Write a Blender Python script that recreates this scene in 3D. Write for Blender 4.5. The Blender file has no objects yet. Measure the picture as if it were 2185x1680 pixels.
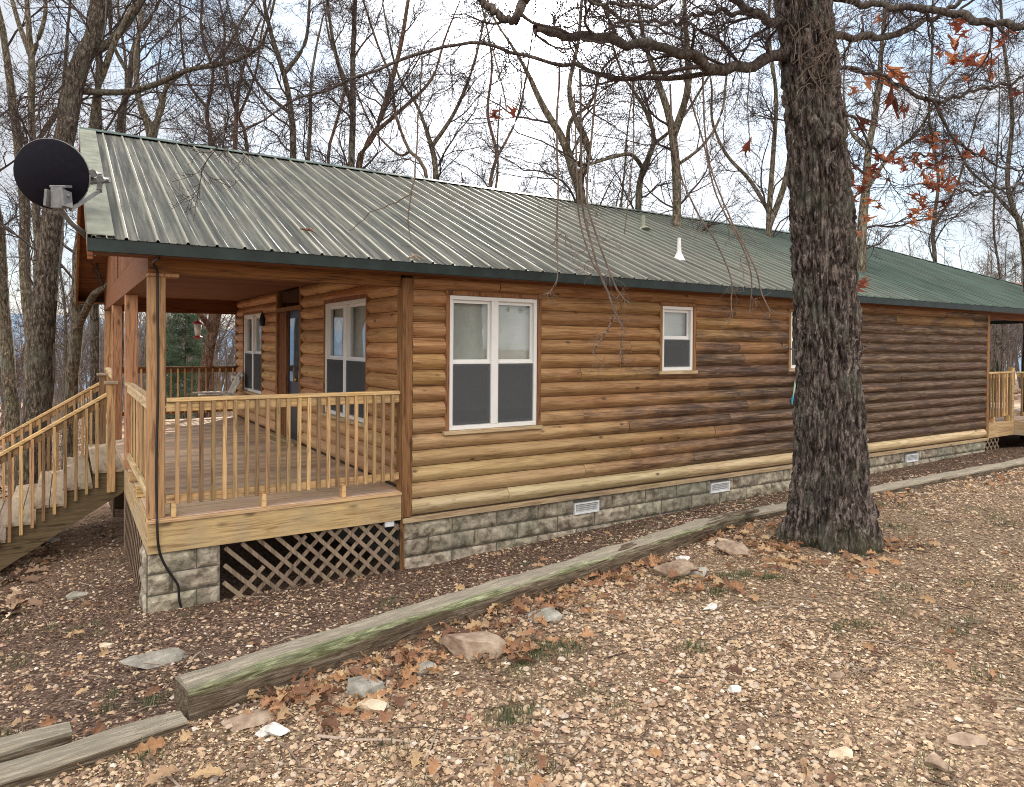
import bpy, math, random
import numpy as np
from mathutils import Vector, Matrix
rng = np.random.default_rng(7); random.seed(7)
sc = bpy.context.scene; COL = sc.collection
# ------------------------------------------------------------------ camera figures
F, U0, V0, PITCH, ROLL, YAW = 1486.0, 1092.5, 749.3, 0.0100, 0.0080, 0.568
CAM = np.array([-3.02, -6.85, 1.57])
_F = np.array([math.sin(YAW)*math.cos(PITCH), math.cos(YAW)*math.cos(PITCH), -math.sin(PITCH)])
_R0 = np.array([math.cos(YAW), -math.sin(YAW), 0.0]); _U0 = np.cross(_R0, _F)
cr, sr = math.cos(ROLL), math.sin(ROLL)
_R = cr*_R0 + sr*_U0; _U = -sr*_R0 + cr*_U0
def ray(px, py): return _F + _R*(px-U0)/F - _U*(py-V0)/F
def at(px, py, Z): return CAM + ray(px, py)*Z            # a survey point at forward distance Z
def atz(px, py, z):
    d = ray(px, py); return CAM + d*(z-CAM[2])/d[2]
# ------------------------------------------------------------------ noise
def _h(ix, iy, iz, s):
    n = (ix*374761393 + iy*668265263 + iz*2147483647 + s*974711) & 0xffffffff
    n = ((n ^ (n >> 13))*1274126177) & 0xffffffff
    n = (n ^ (n >> 16)) & 0xffffffff
    return n/4294967295.0
def vn(p, s=0):
    p = np.asarray(p, float); i = np.floor(p).astype(np.int64); f = p-i; f = f*f*(3-2*f)
    o = 0
    for a in (0, 1):
        for b in (0, 1):
            for c in (0, 1):
                w = (f[..., 0] if a else 1-f[..., 0])*(f[..., 1] if b else 1-f[..., 1])*(f[..., 2] if c else 1-f[..., 2])
                o = o + w*_h(i[..., 0]+a, i[..., 1]+b, i[..., 2]+c, s)
    return o
def fbm(p, s=0, o=4):
    p = np.asarray(p, float); r = 0; a = .5; t = 0
    for k in range(o): r = r+a*vn(p*2**k, s+k*17); t += a; a *= .5
    return r/t
# ------------------------------------------------------------------ object helpers
def tag(o, label=None, cat=None, group=None, kind=None):
    if label: o['label'] = label
    if cat: o['category'] = cat
    if group: o['group'] = group
    if kind: o['kind'] = kind
    return o
def empty(name, loc, label, cat, group=None):
    o = bpy.data.objects.new(name, None); COL.objects.link(o); o.location = loc; o.empty_display_size = .1
    return tag(o, label, cat, group)
def mesh_obj(name, verts, faces, mat, parent=None, smooth=False, attrs=None, vattrs=None):
    me = bpy.data.meshes.new(name)
    verts = np.asarray(verts, np.float32)
    if isinstance(faces, np.ndarray): flist = [faces]
    elif len(faces) and isinstance(faces[0], np.ndarray) and faces[0].ndim == 2: flist = list(faces)
    else: flist = None
    if flist is not None:
        lens = np.concatenate([np.full(len(f), f.shape[1], np.int32) for f in flist])
        loops = np.concatenate([f.reshape(-1) for f in flist]).astype(np.int32)
    else:
        lens = np.array([len(f) for f in faces], np.int32); loops = np.array([i for f in faces for i in f], np.int32)
    me.vertices.add(len(verts)); me.vertices.foreach_set('co', verts.reshape(-1))
    me.loops.add(len(loops)); me.loops.foreach_set('vertex_index', loops)
    me.polygons.add(len(lens)); st = np.zeros(len(lens), np.int32); st[1:] = np.cumsum(lens)[:-1]
    me.polygons.foreach_set('loop_start', st); me.polygons.foreach_set('loop_total', lens)
    me.polygons.foreach_set('use_smooth', np.full(len(lens), bool(smooth)))
    for k, v in (attrs or {}).items():
        a = me.attributes.new(k, 'FLOAT', 'FACE'); a.data.foreach_set('value', np.asarray(v, np.float32))
    for k, v in (vattrs or {}).items():
        a = me.attributes.new(k, 'FLOAT', 'POINT'); a.data.foreach_set('value', np.asarray(v, np.float32))
    me.update(calc_edges=True); me.validate()
    if mat: me.materials.append(mat)
    o = bpy.data.objects.new(name, me); COL.objects.link(o)
    if parent is not None:
        o.parent = parent
        w = np.array(parent_world(parent)); o.location = -w   # verts are given in world figures
    return o
def parent_world(p):
    v = Vector((0, 0, 0))
    while p is not None: v += p.location; p = p.parent
    return v
class MB:
    def __init__(s): s.v = []; s.f = []; s.a = []
    def add(s, vs, fs, var=None):
        n = len(s.v); s.v += [tuple(map(float, v)) for v in vs]; s.f += [tuple(i+n for i in f) for f in fs]
        s.a += [random.random() if var is None else var]*len(fs); return s
    def box(s, x0, x1, y0, y1, z0, z1, var=None):
        v = [(x, y, z) for z in (z0, z1) for y in (y0, y1) for x in (x0, x1)]
        return s.add(v, [(0, 2, 3, 1), (4, 5, 7, 6), (0, 1, 5, 4), (2, 6, 7, 3), (0, 4, 6, 2), (1, 3, 7, 5)], var)
    def bar(s, p, q, w, h, up=(0, 0, 1), var=None):      # beam from p to q, w across, h along up
        p, q = Vector(p), Vector(q); d = (q-p).normalized(); u = Vector(up)
        r = d.cross(u).normalized(); u = r.cross(d).normalized()
        v = [c+r*a*w/2+u*b*h/2 for c in (p, q) for a, b in ((-1, -1), (1, -1), (1, 1), (-1, 1))]
        return s.add(v, [(3, 2, 1, 0), (4, 5, 6, 7), (0, 1, 5, 4), (1, 2, 6, 5), (2, 3, 7, 6), (3, 0, 4, 7)], var)
    def tube(s, pts, rad, k=8, var=None):
        pts = [Vector(p) for p in pts]; rad = rad if hasattr(rad, '__len__') else [rad]*len(pts)
        vs = []; fs = []
        for i, p in enumerate(pts):
            t = (pts[min(i+1, len(pts)-1)]-pts[max(i-1, 0)]).normalized()
            a = t.cross(Vector((0, 0, 1)) if abs(t.z) < .9 else Vector((1, 0, 0))).normalized(); b = t.cross(a)
            vs += [p+(a*math.cos(2*math.pi*j/k)+b*math.sin(2*math.pi*j/k))*rad[i] for j in range(k)]
        for i in range(len(pts)-1):
            fs += [(i*k+j, i*k+(j+1) % k, (i+1)*k+(j+1) % k, (i+1)*k+j) for j in range(k)]
        fs += [tuple(range(k))[::-1], tuple((len(pts)-1)*k+j for j in range(k))]
        return s.add(vs, fs, var)
    def build(s, name, mat, parent=None, bevel=0, smooth=False):
        o = mesh_obj(name, s.v, s.f, mat, parent, smooth, {'var': s.a})
        if bevel:
            m = o.modifiers.new('b', 'BEVEL'); m.width = bevel; m.segments = 1; m.limit_method = 'ANGLE'
        return o
def bx(name, mat, parent, *a, bevel=.003): return MB().box(*a).build(name, mat, parent, bevel)
# ------------------------------------------------------------------ materials
class NT:
    def __init__(s, name):
        s.m = bpy.data.materials.new(name); s.m.use_nodes = True; s.t = s.m.node_tree; s.n = s.t.nodes; s.l = s.t.links
        s.b = s.n['Principled BSDF']; s.out = s.n['Material Output']
        s.tc = s.n.new('ShaderNodeTexCoord')
    def N(s, ty, **k):
        n = s.n.new(ty)
        for a, v in k.items(): setattr(n, a, v)
        return n
    def L(s, a, b): s.l.new(a, b)
    def geo(s, scale=(1, 1, 1)):
        g = s.N('ShaderNodeNewGeometry'); mp = s.N('ShaderNodeMapping'); s.L(g.outputs['Position'], mp.inputs[0]); mp.inputs['Scale'].default_value = scale
        return mp.outputs[0]
    def objc(s, scale=(1, 1, 1)):
        mp = s.N('ShaderNodeMapping'); s.L(s.tc.outputs['Object'], mp.inputs[0]); mp.inputs['Scale'].default_value = scale
        return mp.outputs[0]
    def noise(s, vec, scale=5, detail=4, rough=.6, dist=0):
        n = s.N('ShaderNodeTexNoise'); n.inputs['Scale'].default_value = scale; n.inputs['Detail'].default_value = detail
        n.inputs['Roughness'].default_value = rough; n.inputs['Distortion'].default_value = dist; s.L(vec, n.inputs['Vector']); return n.outputs['Fac']
    def ramp(s, fac, stops, interp='LINEAR'):
        r = s.N('ShaderNodeValToRGB'); r.color_ramp.interpolation = interp; e = r.color_ramp.elements
        while len(e) < len(stops): e.new(.5)
        for x, (p, c) in zip(e, stops): x.position = p; x.color = (*c, 1) if hasattr(c, '__len__') else (c, c, c, 1)
        s.L(fac, r.inputs[0]); return r.outputs[0]
    def mix(s, fac, a, b, bt='MIX'):
        m = s.N('ShaderNodeMix', data_type='RGBA', blend_type=bt)
        for v, i in ((fac, 0), (a, 6), (b, 7)):
            if isinstance(v, bpy.types.NodeSocket): s.L(v, m.inputs[i])
            else: m.inputs[i].default_value = v if i == 0 else (*v, 1)
        return m.outputs[2]
    def math(s, op, a, b=0.0, clamp=False):
        m = s.N('ShaderNodeMath', operation=op, use_clamp=clamp)
        for v, i in ((a, 0), (b, 1)):
            if isinstance(v, bpy.types.NodeSocket): s.L(v, m.inputs[i])
            else: m.inputs[i].default_value = v
        return m.outputs[0]
    def attr(s, name):
        a = s.N('ShaderNodeAttribute'); a.attribute_name = name; return a.outputs['Fac']
    def xyz(s, vec):
        x = s.N('ShaderNodeSeparateXYZ'); s.L(vec, x.inputs[0]); return x.outputs
    def hsv(s, col, h=None, sat=None, val=None):
        n = s.N('ShaderNodeHueSaturation'); s.L(col, n.inputs['Color'])
        for k, v in (('Hue', h), ('Saturation', sat), ('Value', val)):
            if v is None: continue
            if isinstance(v, bpy.types.NodeSocket): s.L(v, n.inputs[k])
            else: n.inputs[k].default_value = v
        return n.outputs[0]
    def fin(s, col, rough=.8, bump=None, bstr=.3, bdist=.01, metal=0, spec=.3):
        if isinstance(col, bpy.types.NodeSocket): s.L(col, s.b.inputs['Base Color'])
        else: s.b.inputs['Base Color'].default_value = (*col, 1)
        if isinstance(rough, bpy.types.NodeSocket): s.L(rough, s.b.inputs['Roughness'])
        else: s.b.inputs['Roughness'].default_value = rough
        s.b.inputs['Metallic'].default_value = metal; s.b.inputs['Specular IOR Level'].default_value = spec
        if bump is not None:
            b = s.N('ShaderNodeBump'); b.inputs['Strength'].default_value = bstr; b.inputs['Distance'].default_value = bdist
            s.L(bump, b.inputs['Height']); s.L(b.outputs[0], s.b.inputs['Normal'])
        return s.m
def vary(n, col, amt=.35, hue=.02):
    v = n.attr('var'); val = n.math('ADD', n.math('MULTIPLY', v, amt), 1-amt/2)
    h = n.math('ADD', n.math('MULTIPLY', n.math('FRACT', n.math('MULTIPLY', v, 7.3)), hue), .5-hue/2)
    return n.hsv(col, h, None, val)
def wood(name, light, dark, axis=0, amt=.35, rough=.75, knots=True, weather=None, gsc=1.0):
    n = NT(name); sc_ = [26*gsc]*3; sc_[axis] = 1.6*gsc
    v = n.attr('var'); off = n.N('ShaderNodeVectorMath', operation='ADD'); vm = n.N('ShaderNodeCombineXYZ')
    mul = n.math('MULTIPLY', v, 37.0)
    for i in range(3): n.L(mul, vm.inputs[i])
    g = n.geo(sc_); n.L(g, off.inputs[0]); n.L(vm.outputs[0], off.inputs[1])
    a = n.noise(off.outputs[0], 1.0, 5, .65, 1.2); a2 = n.noise(off.outputs[0], 4.0, 3, .6)
    gr = n.math('ADD', n.math('MULTIPLY', a, .7), n.math('MULTIPLY', a2, .3))
    col = n.ramp(gr, [(.38, dark), (.5, light), (.63, tuple(min(1, c*1.25) for c in light))])
    if knots:
        ks = [6]*3; ks[axis] = 2.2
        vo = n.N('ShaderNodeTexVoronoi'); vo.inputs['Scale'].default_value = 1.0; n.L(n.geo(ks), vo.inputs['Vector'])
        k = n.ramp(vo.outputs['Distance'], [(.06, 1.0), (.16, 0.0)])
        col = n.mix(n.math('MULTIPLY', k, .75), col, tuple(c*.35 for c in dark))
    if weather:
        w = n.ramp(n.noise(n.geo(), 2.3, 5, .7), [(.45, 0.0), (.7, 1.0)])
        col = n.mix(n.math('MULTIPLY', w, weather[1]), col, weather[0])
    col = vary(n, col, amt)
    return n.fin(col, rough, gr, .5, .006)
M = {}
M['post'] = wood('treated_post_wood', (.42, .235, .12), (.19, .085, .04), 2, .3)
M['rail_x'] = wood('treated_rail_wood', (.56, .37, .17), (.30, .17, .07), 0, .3, weather=((.30, .24, .17), .6))
M['rail_y'] = wood('treated_side_rail_wood', (.62, .47, .27), (.36, .24, .12), 1, .3)
M['bal'] = wood('baluster_wood', (.40, .25, .12), (.17, .09, .04), 2, .95, knots=False, weather=((.26, .19, .11), .5))
M['rim_x'] = wood('rim_board_wood', (.46, .31, .155), (.25, .14, .06), 0, .2, weather=((.32, .26, .18), .55), gsc=.8)
M['rim_y'] = wood('rim_side_wood', (.46, .32, .17), (.25, .14, .06), 1, .2, weather=((.40, .36, .30), .6))
M['deck'] = wood('deck_board_wood', (.54, .39, .27), (.27, .175, .115), 0, .5, .6, weather=((.40, .34, .29), .8))
M['tread'] = wood('stair_tread_wood', (.34, .26, .18), (.20, .14, .09), 1, .3, .5, weather=((.42, .36, .29), .6))
M['stringer'] = wood('stringer_wood', (.13, .09, .05), (.05, .033, .018), 0, .3)  # stringer shade below the treads put into a darker wood colour
M['trim'] = wood('dark_brown_trim', (.20, .075, .026), (.07, .024, .009), 0, .4)
M['trim_z'] = wood('brown_upright_trim', (.24, .115, .045), (.09, .036, .015), 2, .4)
M['sill'] = wood('pale_sill_wood', (.48, .36, .21), (.26, .18, .09), 0, .3, weather=((.3, .22, .15), .6))
M['soffit'] = wood('red_brown_soffit', (.20, .075, .026), (.07, .024, .009), 0, .4)
M['lattice'] = wood('lattice_wood', (.25, .185, .13), (.12, .085, .055), 2, .35, knots=False)
M['chair'] = wood('greyed_chair_wood', (.55, .52, .47), (.30, .27, .24), 2, .3, knots=False)
def simple(name, col, rough=.5, metal=0, nz=.25, sc_=18, spec=.4, bump=.15):
    n = NT(name); f = n.noise(n.geo(), sc_, 4, .65)
    c = n.ramp(f, [(.3, tuple(x*(1-nz) for x in col)), (.7, tuple(min(1, x*(1+nz)) for x in col))])
    return n.fin(c, rough, f, bump, .003, metal, spec)
M['vinyl'] = simple('white_vinyl', (.72, .71, .69), .4, nz=.03, sc_=4, bump=.0)
M['vent'] = simple('white_vent_metal', (.72, .73, .74), .45, nz=.12)
M['greenmetal'] = simple('green_metal_trim', (.012, .021, .020), .5, nz=.45, sc_=6, spec=.3)
M['capmetal'] = simple('faded_green_cap_metal', (.075, .11, .095), .5, nz=.4, sc_=4)
M['paletrim'] = simple('pale_weathered_metal_trim', (.20, .208, .162), .65, nz=.4, sc_=5)
M['dish'] = simple('dark_dish_paint', (.006, .005, .010), .75, nz=.3, spec=.12)
M['dishgrey'] = simple('grey_cast_metal', (.17, .17, .17), .5, nz=.3)
M['rubber'] = simple('black_cable_rubber', (.012, .011, .012), .5)
M['dark'] = simple('dark_interior', (.02, .018, .017), .9)
M['backing'] = simple('wall_backing', (.05, .03, .02), .9)
M['doorblue'] = simple('navy_door_paint', (.010, .018, .034), .35, nz=.2)
M['red'] = simple('red_plastic', (.38, .03, .03), .4)
M['white'] = simple('white_plastic', (.78, .78, .78), .35, nz=.05)
M['blue'] = simple('blue_plastic', (.05, .38, .60), .35, nz=.15)
M['hose'] = simple('pale_green_hose', (.42, .60, .46), .4, nz=.15)
M['brass'] = simple('dull_brass', (.45, .33, .12), .35, 1.0)
def blind():
    n = NT('pale_window_blind'); w = n.N('ShaderNodeTexWave', bands_direction='Z'); w.inputs['Scale'].default_value = 12; n.L(n.geo(), w.inputs['Vector'])
    f = n.noise(n.geo((1, 1, .4)), 2.2, 4, .6)
    c = n.ramp(f, [(.3, (.50, .49, .44)), (.7, (.72, .71, .66))])
    return n.fin(c, .8, w.outputs['Fac'], .2, .004)
M['blind'] = blind()
def glass(name, tint, mixf):
    n = NT(name); n.n.remove(n.b); g = n.N('ShaderNodeBsdfGlossy'); g.inputs['Roughness'].default_value = .02; g.inputs['Color'].default_value = (.9, .95, 1, 1)
    t = n.N('ShaderNodeBsdfTransparent'); t.inputs['Color'].default_value = (*tint, 1); fr = n.N('ShaderNodeFresnel'); fr.inputs['IOR'].default_value = 1.5
    gb = n.N('ShaderNodeNewGeometry'); f = n.math('MULTIPLY', n.math('ADD', fr.outputs[0], mixf), n.math('SUBTRACT', 1.0, gb.outputs['Backfacing'])); m = n.N('ShaderNodeMixShader'); n.L(f, m.inputs[0]); n.L(t.outputs[0], m.inputs[1]); n.L(g.outputs[0], m.inputs[2])
    n.L(m.outputs[0], n.out.inputs[0]); return n.m
M['glass'] = glass('window_glass', (.86, .88, .88), .06)
def screen():
    n = NT('insect_screen_mesh'); n.n.remove(n.b); d = n.N('ShaderNodeBsdfDiffuse'); d.inputs['Color'].default_value = (.10, .105, .11, 1)
    t = n.N('ShaderNodeBsdfTransparent'); m = n.N('ShaderNodeMixShader'); m.inputs[0].default_value = .66; n.L(t.outputs[0], m.inputs[1]); n.L(d.outputs[0], m.inputs[2]); n.L(m.outputs[0], n.out.inputs[0]); return n.m
M['screen'] = screen()
def logmat(name, axis, front):
    n = NT(name); s3 = [22]*3; s3[axis] = 1.3
    v = n.attr('var'); cmb = n.N('ShaderNodeCombineXYZ'); mul = n.math('MULTIPLY', v, 41.0)
    for i in range(3): n.L(mul, cmb.inputs[i])
    ad = n.N('ShaderNodeVectorMath', operation='ADD'); n.L(n.geo(s3), ad.inputs[0]); n.L(cmb.outputs[0], ad.inputs[1])
    gr = n.math('ADD', n.math('MULTIPLY', n.noise(ad.outputs[0], 1, 5, .65, 1.0), .65), n.math('MULTIPLY', n.noise(ad.outputs[0], 4, 3, .6), .35))
    P = n.xyz(n.geo())
    if front:
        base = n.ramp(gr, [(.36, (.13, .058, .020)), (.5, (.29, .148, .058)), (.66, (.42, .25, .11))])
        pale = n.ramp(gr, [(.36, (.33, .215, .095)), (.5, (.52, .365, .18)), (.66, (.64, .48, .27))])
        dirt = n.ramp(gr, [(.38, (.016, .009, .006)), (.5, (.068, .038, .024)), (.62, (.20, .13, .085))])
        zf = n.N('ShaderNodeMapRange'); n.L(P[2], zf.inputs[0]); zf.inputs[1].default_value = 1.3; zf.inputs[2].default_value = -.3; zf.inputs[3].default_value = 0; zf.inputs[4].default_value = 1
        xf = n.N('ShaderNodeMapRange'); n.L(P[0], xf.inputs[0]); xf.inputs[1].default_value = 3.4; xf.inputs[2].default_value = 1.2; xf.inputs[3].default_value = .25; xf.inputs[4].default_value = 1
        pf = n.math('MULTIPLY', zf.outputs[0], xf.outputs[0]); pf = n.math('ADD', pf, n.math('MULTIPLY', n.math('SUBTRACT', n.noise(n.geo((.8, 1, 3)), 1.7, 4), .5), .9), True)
        col = n.mix(pf, base, pale)  # paler towards the bottom: bleached logs, with eave shade put into the colour
        xm = n.N('ShaderNodeMapRange'); n.L(P[0], xm.inputs[0]); xm.inputs[1].default_value = 1.8; xm.inputs[2].default_value = 7.5; xm.inputs[3].default_value = -.18; xm.inputs[4].default_value = .42
        zm = n.N('ShaderNodeMapRange'); n.L(P[2], zm.inputs[0]); zm.inputs[1].default_value = 2.15; zm.inputs[2].default_value = 1.2; zm.inputs[3].default_value = -.30; zm.inputs[4].default_value = 0.02
        mf = n.math('ADD', n.math('ADD', n.noise(n.geo((.75, 1, 2.6)), 1.5, 6, .68), xm.outputs[0]), zm.outputs[0])
        mf = n.math('ADD', mf, n.math('MULTIPLY', n.math('SUBTRACT', v, .5), .35))
        mf = n.ramp(mf, [(.42, 0.0), (.72, 1.0)])
        new = n.ramp(n.attr('fresh'), [(.4, 0.0), (.6, 1.0)])
        mf = n.math('MULTIPLY', n.math('MULTIPLY', mf, n.math('SUBTRACT', 1.0, new)), .93)
        col = n.mix(mf, col, dirt)
        col = n.mix(n.math('MULTIPLY', new, .85), col, n.ramp(gr, [(.38, (.30, .21, .11)), (.5, (.52, .40, .23)), (.64, (.64, .52, .33))]))
        # pale scuffs
        sf = n.math('MULTIPLY', n.ramp(n.noise(n.geo((1.6, 1, 5)), 5, 4, .75), [(.62, 0.0), (.74, 1.0)]), n.math('MULTIPLY', mf, .5))
        col = n.mix(sf, col, (.36, .29, .22))
    else:
        col = n.ramp(gr, [(.36, (.25, .115, .045)), (.5, (.47, .25, .105)), (.66, (.60, .37, .18))])
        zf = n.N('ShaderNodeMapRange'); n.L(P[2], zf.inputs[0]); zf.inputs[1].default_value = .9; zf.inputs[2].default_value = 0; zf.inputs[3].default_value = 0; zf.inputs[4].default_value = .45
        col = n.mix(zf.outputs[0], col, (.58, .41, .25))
    ks = [5.5]*3; ks[axis] = 2.6
    vo = n.N('ShaderNodeTexVoronoi'); vo.inputs['Scale'].default_value = 1.0; n.L(n.geo(ks), vo.inputs['Vector'])
    col = n.mix(n.math('MULTIPLY', n.ramp(vo.outputs['Distance'], [(.05, 1.0), (.13, 0.0)]), .85), col, (.045, .02, .01))
    col = vary(n, col, .32, .018)
    return n.fin(col, .62, gr, .55, .008, spec=.35)
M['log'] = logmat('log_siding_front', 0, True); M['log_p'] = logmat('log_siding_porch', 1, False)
def stonemat():
    n = NT('split_face_block'); a = n.noise(n.geo(), 9, 6, .7); b = n.noise(n.geo(), 1.3, 3)
    c = n.ramp(a, [(.37, (.125, .10, .072)), (.5, (.31, .265, .20)), (.64, (.50, .44, .34))])
    c = n.mix(n.ramp(b, [(.5, 0.0), (.68, .55)]), c, (.15, .17, .13)); c = vary(n, c, .35)
    return n.fin(c, .9, a, .7, .012)
M['stone'] = stonemat()
M['mortar'] = simple('grey_mortar', (.13, .12, .10), .95, nz=.3)
def roofmat():
    n = NT('green_roof_metal'); P = n.xyz(n.geo())
    a = n.noise(n.geo((9, .30, .30)), 2.2, 5, .72); b = n.noise(n.geo(), .8, 4, .6); c2 = n.noise(n.geo(), 28, 3, .7)
    g = n.ramp(a, [(.38, (.020, .050, .042)), (.62, (.085, .135, .112))])
    w = n.ramp(a, [(.36, (.042, .042, .035)), (.5, (.095, .094, .080)), (.64, (.18, .175, .148))])
    xf = n.N('ShaderNodeMapRange'); n.L(P[0], xf.inputs[0]); xf.inputs[1].default_value = 11; xf.inputs[2].default_value = 4; xf.inputs[3].default_value = .05; xf.inputs[4].default_value = .95  # greyer towards the near end: weathered paint plus glancing sky sheen put into colour
    f = n.math('ADD', n.math('MULTIPLY', n.math('SUBTRACT', b, .5), 1.1), xf.outputs[0], True)
    col = n.mix(f, g, w); col = n.mix(n.math('MULTIPLY', n.ramp(c2, [(.5, 0.0), (.75, 1.0)]), .35), col, (.07, .07, .06))
    rb = n.attr('rib'); col = n.mix(n.math('MULTIPLY', rb, n.math('ADD', n.math('MULTIPLY', xf.outputs[0], .75), .1)), col, (.33, .32, .26))  # rib tops paler: faded paint plus their highlights put into the colour
    r = n.ramp(a, [(.3, .50), (.7, .72)])
    return n.fin(col, r, c2, .3, .003, 0.0, .28)
M['roof'] = roofmat()
def barkmat(name, c0, c1, c2, moss=0.0, sz=1.0):
    n = NT(name); a = n.noise(n.geo((1, 1, .30)), 26*sz, 6, .75, .4); b = n.noise(n.geo(), 1.4, 4, .65)
    col = n.ramp(a, [(.40, c0), (.5, c1), (.61, c2)])
    l = n.math('MULTIPLY', n.ramp(n.noise(n.geo(), 14, 5, .75), [(.60, 0.0), (.66, 1.0)]), .6)
    col = n.mix(l, col, tuple(min(1, x*2.3) for x in c2))
    if moss:
        P = n.xyz(n.geo()); z = n.N('ShaderNodeMapRange'); n.L(P[2], z.inputs[0]); z.inputs[1].default_value = .55; z.inputs[2].default_value = -.2; z.inputs[3].default_value = -.35; z.inputs[4].default_value = .35
        f = n.ramp(n.math('ADD', z.outputs[0], b), [(.55, 0.0), (.8, moss)]); col = n.mix(f, col, (.065, .062, .034))
    col = n.mix(n.math('MULTIPLY', n.ramp(n.noise(n.geo(), 2.6, 5, .7), [(.5, 0.0), (.62, 1.0)]), .38), col, (.13, .14, .11))
    col = n.hsv(col, n.math('ADD', n.math('MULTIPLY', b, .06), .47))
    return n.fin(col, .95, a, 1.0, .03*1/sz, spec=.1)
M['oakbark'] = barkmat('oak_bark', (.013, .010, .009), (.068, .052, .046), (.22, .185, .165), .8)
M['limb'] = barkmat('oak_limb_bark', (.035, .027, .024), (.085, .068, .060), (.15, .125, .11), 0, 1.5)
M['bark0'] = barkmat('dark_bark', (.022, .017, .013), (.062, .049, .039), (.17, .14, .11), 0)
M['bark1'] = barkmat('grey_brown_bark', (.035, .028, .020), (.11, .088, .062), (.26, .22, .17), 0)
M['bark2'] = barkmat('warm_bark', (.045, .026, .020), (.11, .065, .047), (.20, .135, .10), 0)
M['twig'] = simple('fine_twig_bark', (.060, .045, .042), .9, nz=.4, sc_=6, spec=.1)
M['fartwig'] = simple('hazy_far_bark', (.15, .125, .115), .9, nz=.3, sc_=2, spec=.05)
M['paletwig'] = simple('pale_twig_bark', (.14, .105, .085), .8, nz=.4, sc_=12, spec=.2)
def groundmat():
    n = NT('earth_ground'); P = n.xyz(n.geo())
    a = n.noise(n.geo(), 34, 5, .75); b = n.noise(n.geo(), 1.1, 5, .6); c = n.noise(n.geo(), 7, 4, .7)
    soil = n.ramp(a, [(.36, (.025, .015, .011)), (.51, (.12, .075, .055)), (.62, (.32, .23, .175))])
    grav = n.ramp(a, [(.34, (.05, .03, .02)), (.5, (.22, .15, .10)), (.64, (.50, .39, .27))])
    leaf = n.ramp(n.noise(n.geo(), 9, 5, .8), [(.32, (.08, .05, .035)), (.5, (.27, .18, .125)), (.68, (.46, .35, .26))])
    f = n.ramp(n.math('ADD', n.math('MULTIPLY', c, .25), n.math('MULTIPLY', b, .3)), [(.2, 0.0), (.36, 1.0)])
    gz = n.attr('gravelly'); col = n.mix(gz, soil, grav)
    fr = n.attr('far'); col = n.mix(fr, col, leaf)
    col = n.mix(n.math('MULTIPLY', n.ramp(b, [(.58, 0.0), (.72, 1.0)]), .35), col, (.10, .095, .05))
    return n.fin(col, .95, a, .9, .02, spec=.1)
M['ground'] = groundmat()
def varcol(name, stops, rough=.85, two=True, spec=.2, trans=0):
    n = NT(name); c = n.ramp(n.attr('var'), stops); f = n.noise(n.geo(), 90, 3, .6)
    c = n.hsv(c, None, None, n.math('ADD', n.math('MULTIPLY', f, .7), .65))
    m = n.fin(c, rough, None, spec=spec)
    if trans:
        t = n.N('ShaderNodeBsdfTranslucent'); n.L(c, t.inputs[0]); mx = n.N('ShaderNodeMixShader'); mx.inputs[0].default_value = trans
        n.L(n.b.outputs[0], mx.inputs[1]); n.L(t.outputs[0], mx.inputs[2]); n.L(mx.outputs[0], n.out.inputs[0])
    return m
M['chip'] = varcol('dry_leaf_fragments', [(0, (.07, .038, .026)), (.25, (.21, .12, .072)), (.5, (.42, .27, .155)), (.75, (.62, .46, .29)), (.93, (.76, .62, .43)), (1, (.33, .14, .09))])
M['soilchip'] = varcol('dark_leaf_fragments', [(0, (.035, .02, .015)), (.4, (.14, .085, .058)), (.7, (.31, .20, .135)), (.9, (.47, .34, .235)), (1, (.62, .48, .35))])
M['pebble'] = varcol('creek_gravel', [(0, (.16, .10, .07)), (.3, (.34, .225, .15)), (.55, (.48, .34, .22)), (.8, (.58, .45, .31)), (.93, (.42, .35, .29)), (.985, (.72, .64, .54)), (1, (.38, .18, .12))], .7)
M['oakleaf'] = varcol('fallen_oak_leaves', [(0, (.12, .065, .045)), (.3, (.28, .145, .085)), (.6, (.44, .24, .125)), (.8, (.52, .36, .20)), (1, (.40, .26, .16))], .7, trans=.2)
M['redleaf'] = varcol('clinging_red_leaves', [(0, (.12, .032, .022)), (.4, (.24, .065, .034)), (.75, (.40, .16, .07)), (1, (.28, .085, .06))], .6, trans=.25)
M['grassm'] = varcol('dull_grass', [(0, (.05, .065, .03)), (.6, (.12, .14, .07)), (1, (.26, .24, .14))], .8, trans=.2)
M['stick'] = varcol('dead_sticks', [(0, (.07, .045, .035)), (.6, (.17, .12, .09)), (1, (.38, .30, .24))])
M['brush'] = varcol('dry_brush', [(0, (.10, .075, .06)), (.5, (.24, .185, .15)), (.8, (.42, .34, .28)), (1, (.36, .20, .14))], .9)
M['needle'] = varcol('evergreen_needles', [(0, (.03, .055, .03)), (.6, (.06, .10, .055)), (1, (.10, .14, .08))], .7, trans=.15)
def rockmat(name, c0, c1, c2):
    n = NT(name); a = n.noise(n.objc(), 14, 6, .7); b = n.noise(n.objc(), 3, 4)
    c = n.ramp(n.math('ADD', n.math('MULTIPLY', a, .6), n.math('MULTIPLY', b, .4)), [(.35, c0), (.5, c1), (.66, c2)])
    return n.fin(c, .88, a, .6, .01)
M['rock_tan'] = rockmat('tan_sandstone', (.16, .105, .075), (.33, .24, .175), (.46, .37, .28))
M['rock_grey'] = rockmat('grey_stone', (.14, .13, .11), (.29, .27, .23), (.44, .42, .37))
M['rock_white'] = rockmat('white_quartz', (.36, .33, .29), (.62, .60, .57), (.78, .76, .74))
M['rock_cream'] = rockmat('cream_stone', (.36, .27, .18), (.56, .46, .33), (.68, .58, .45))
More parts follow.
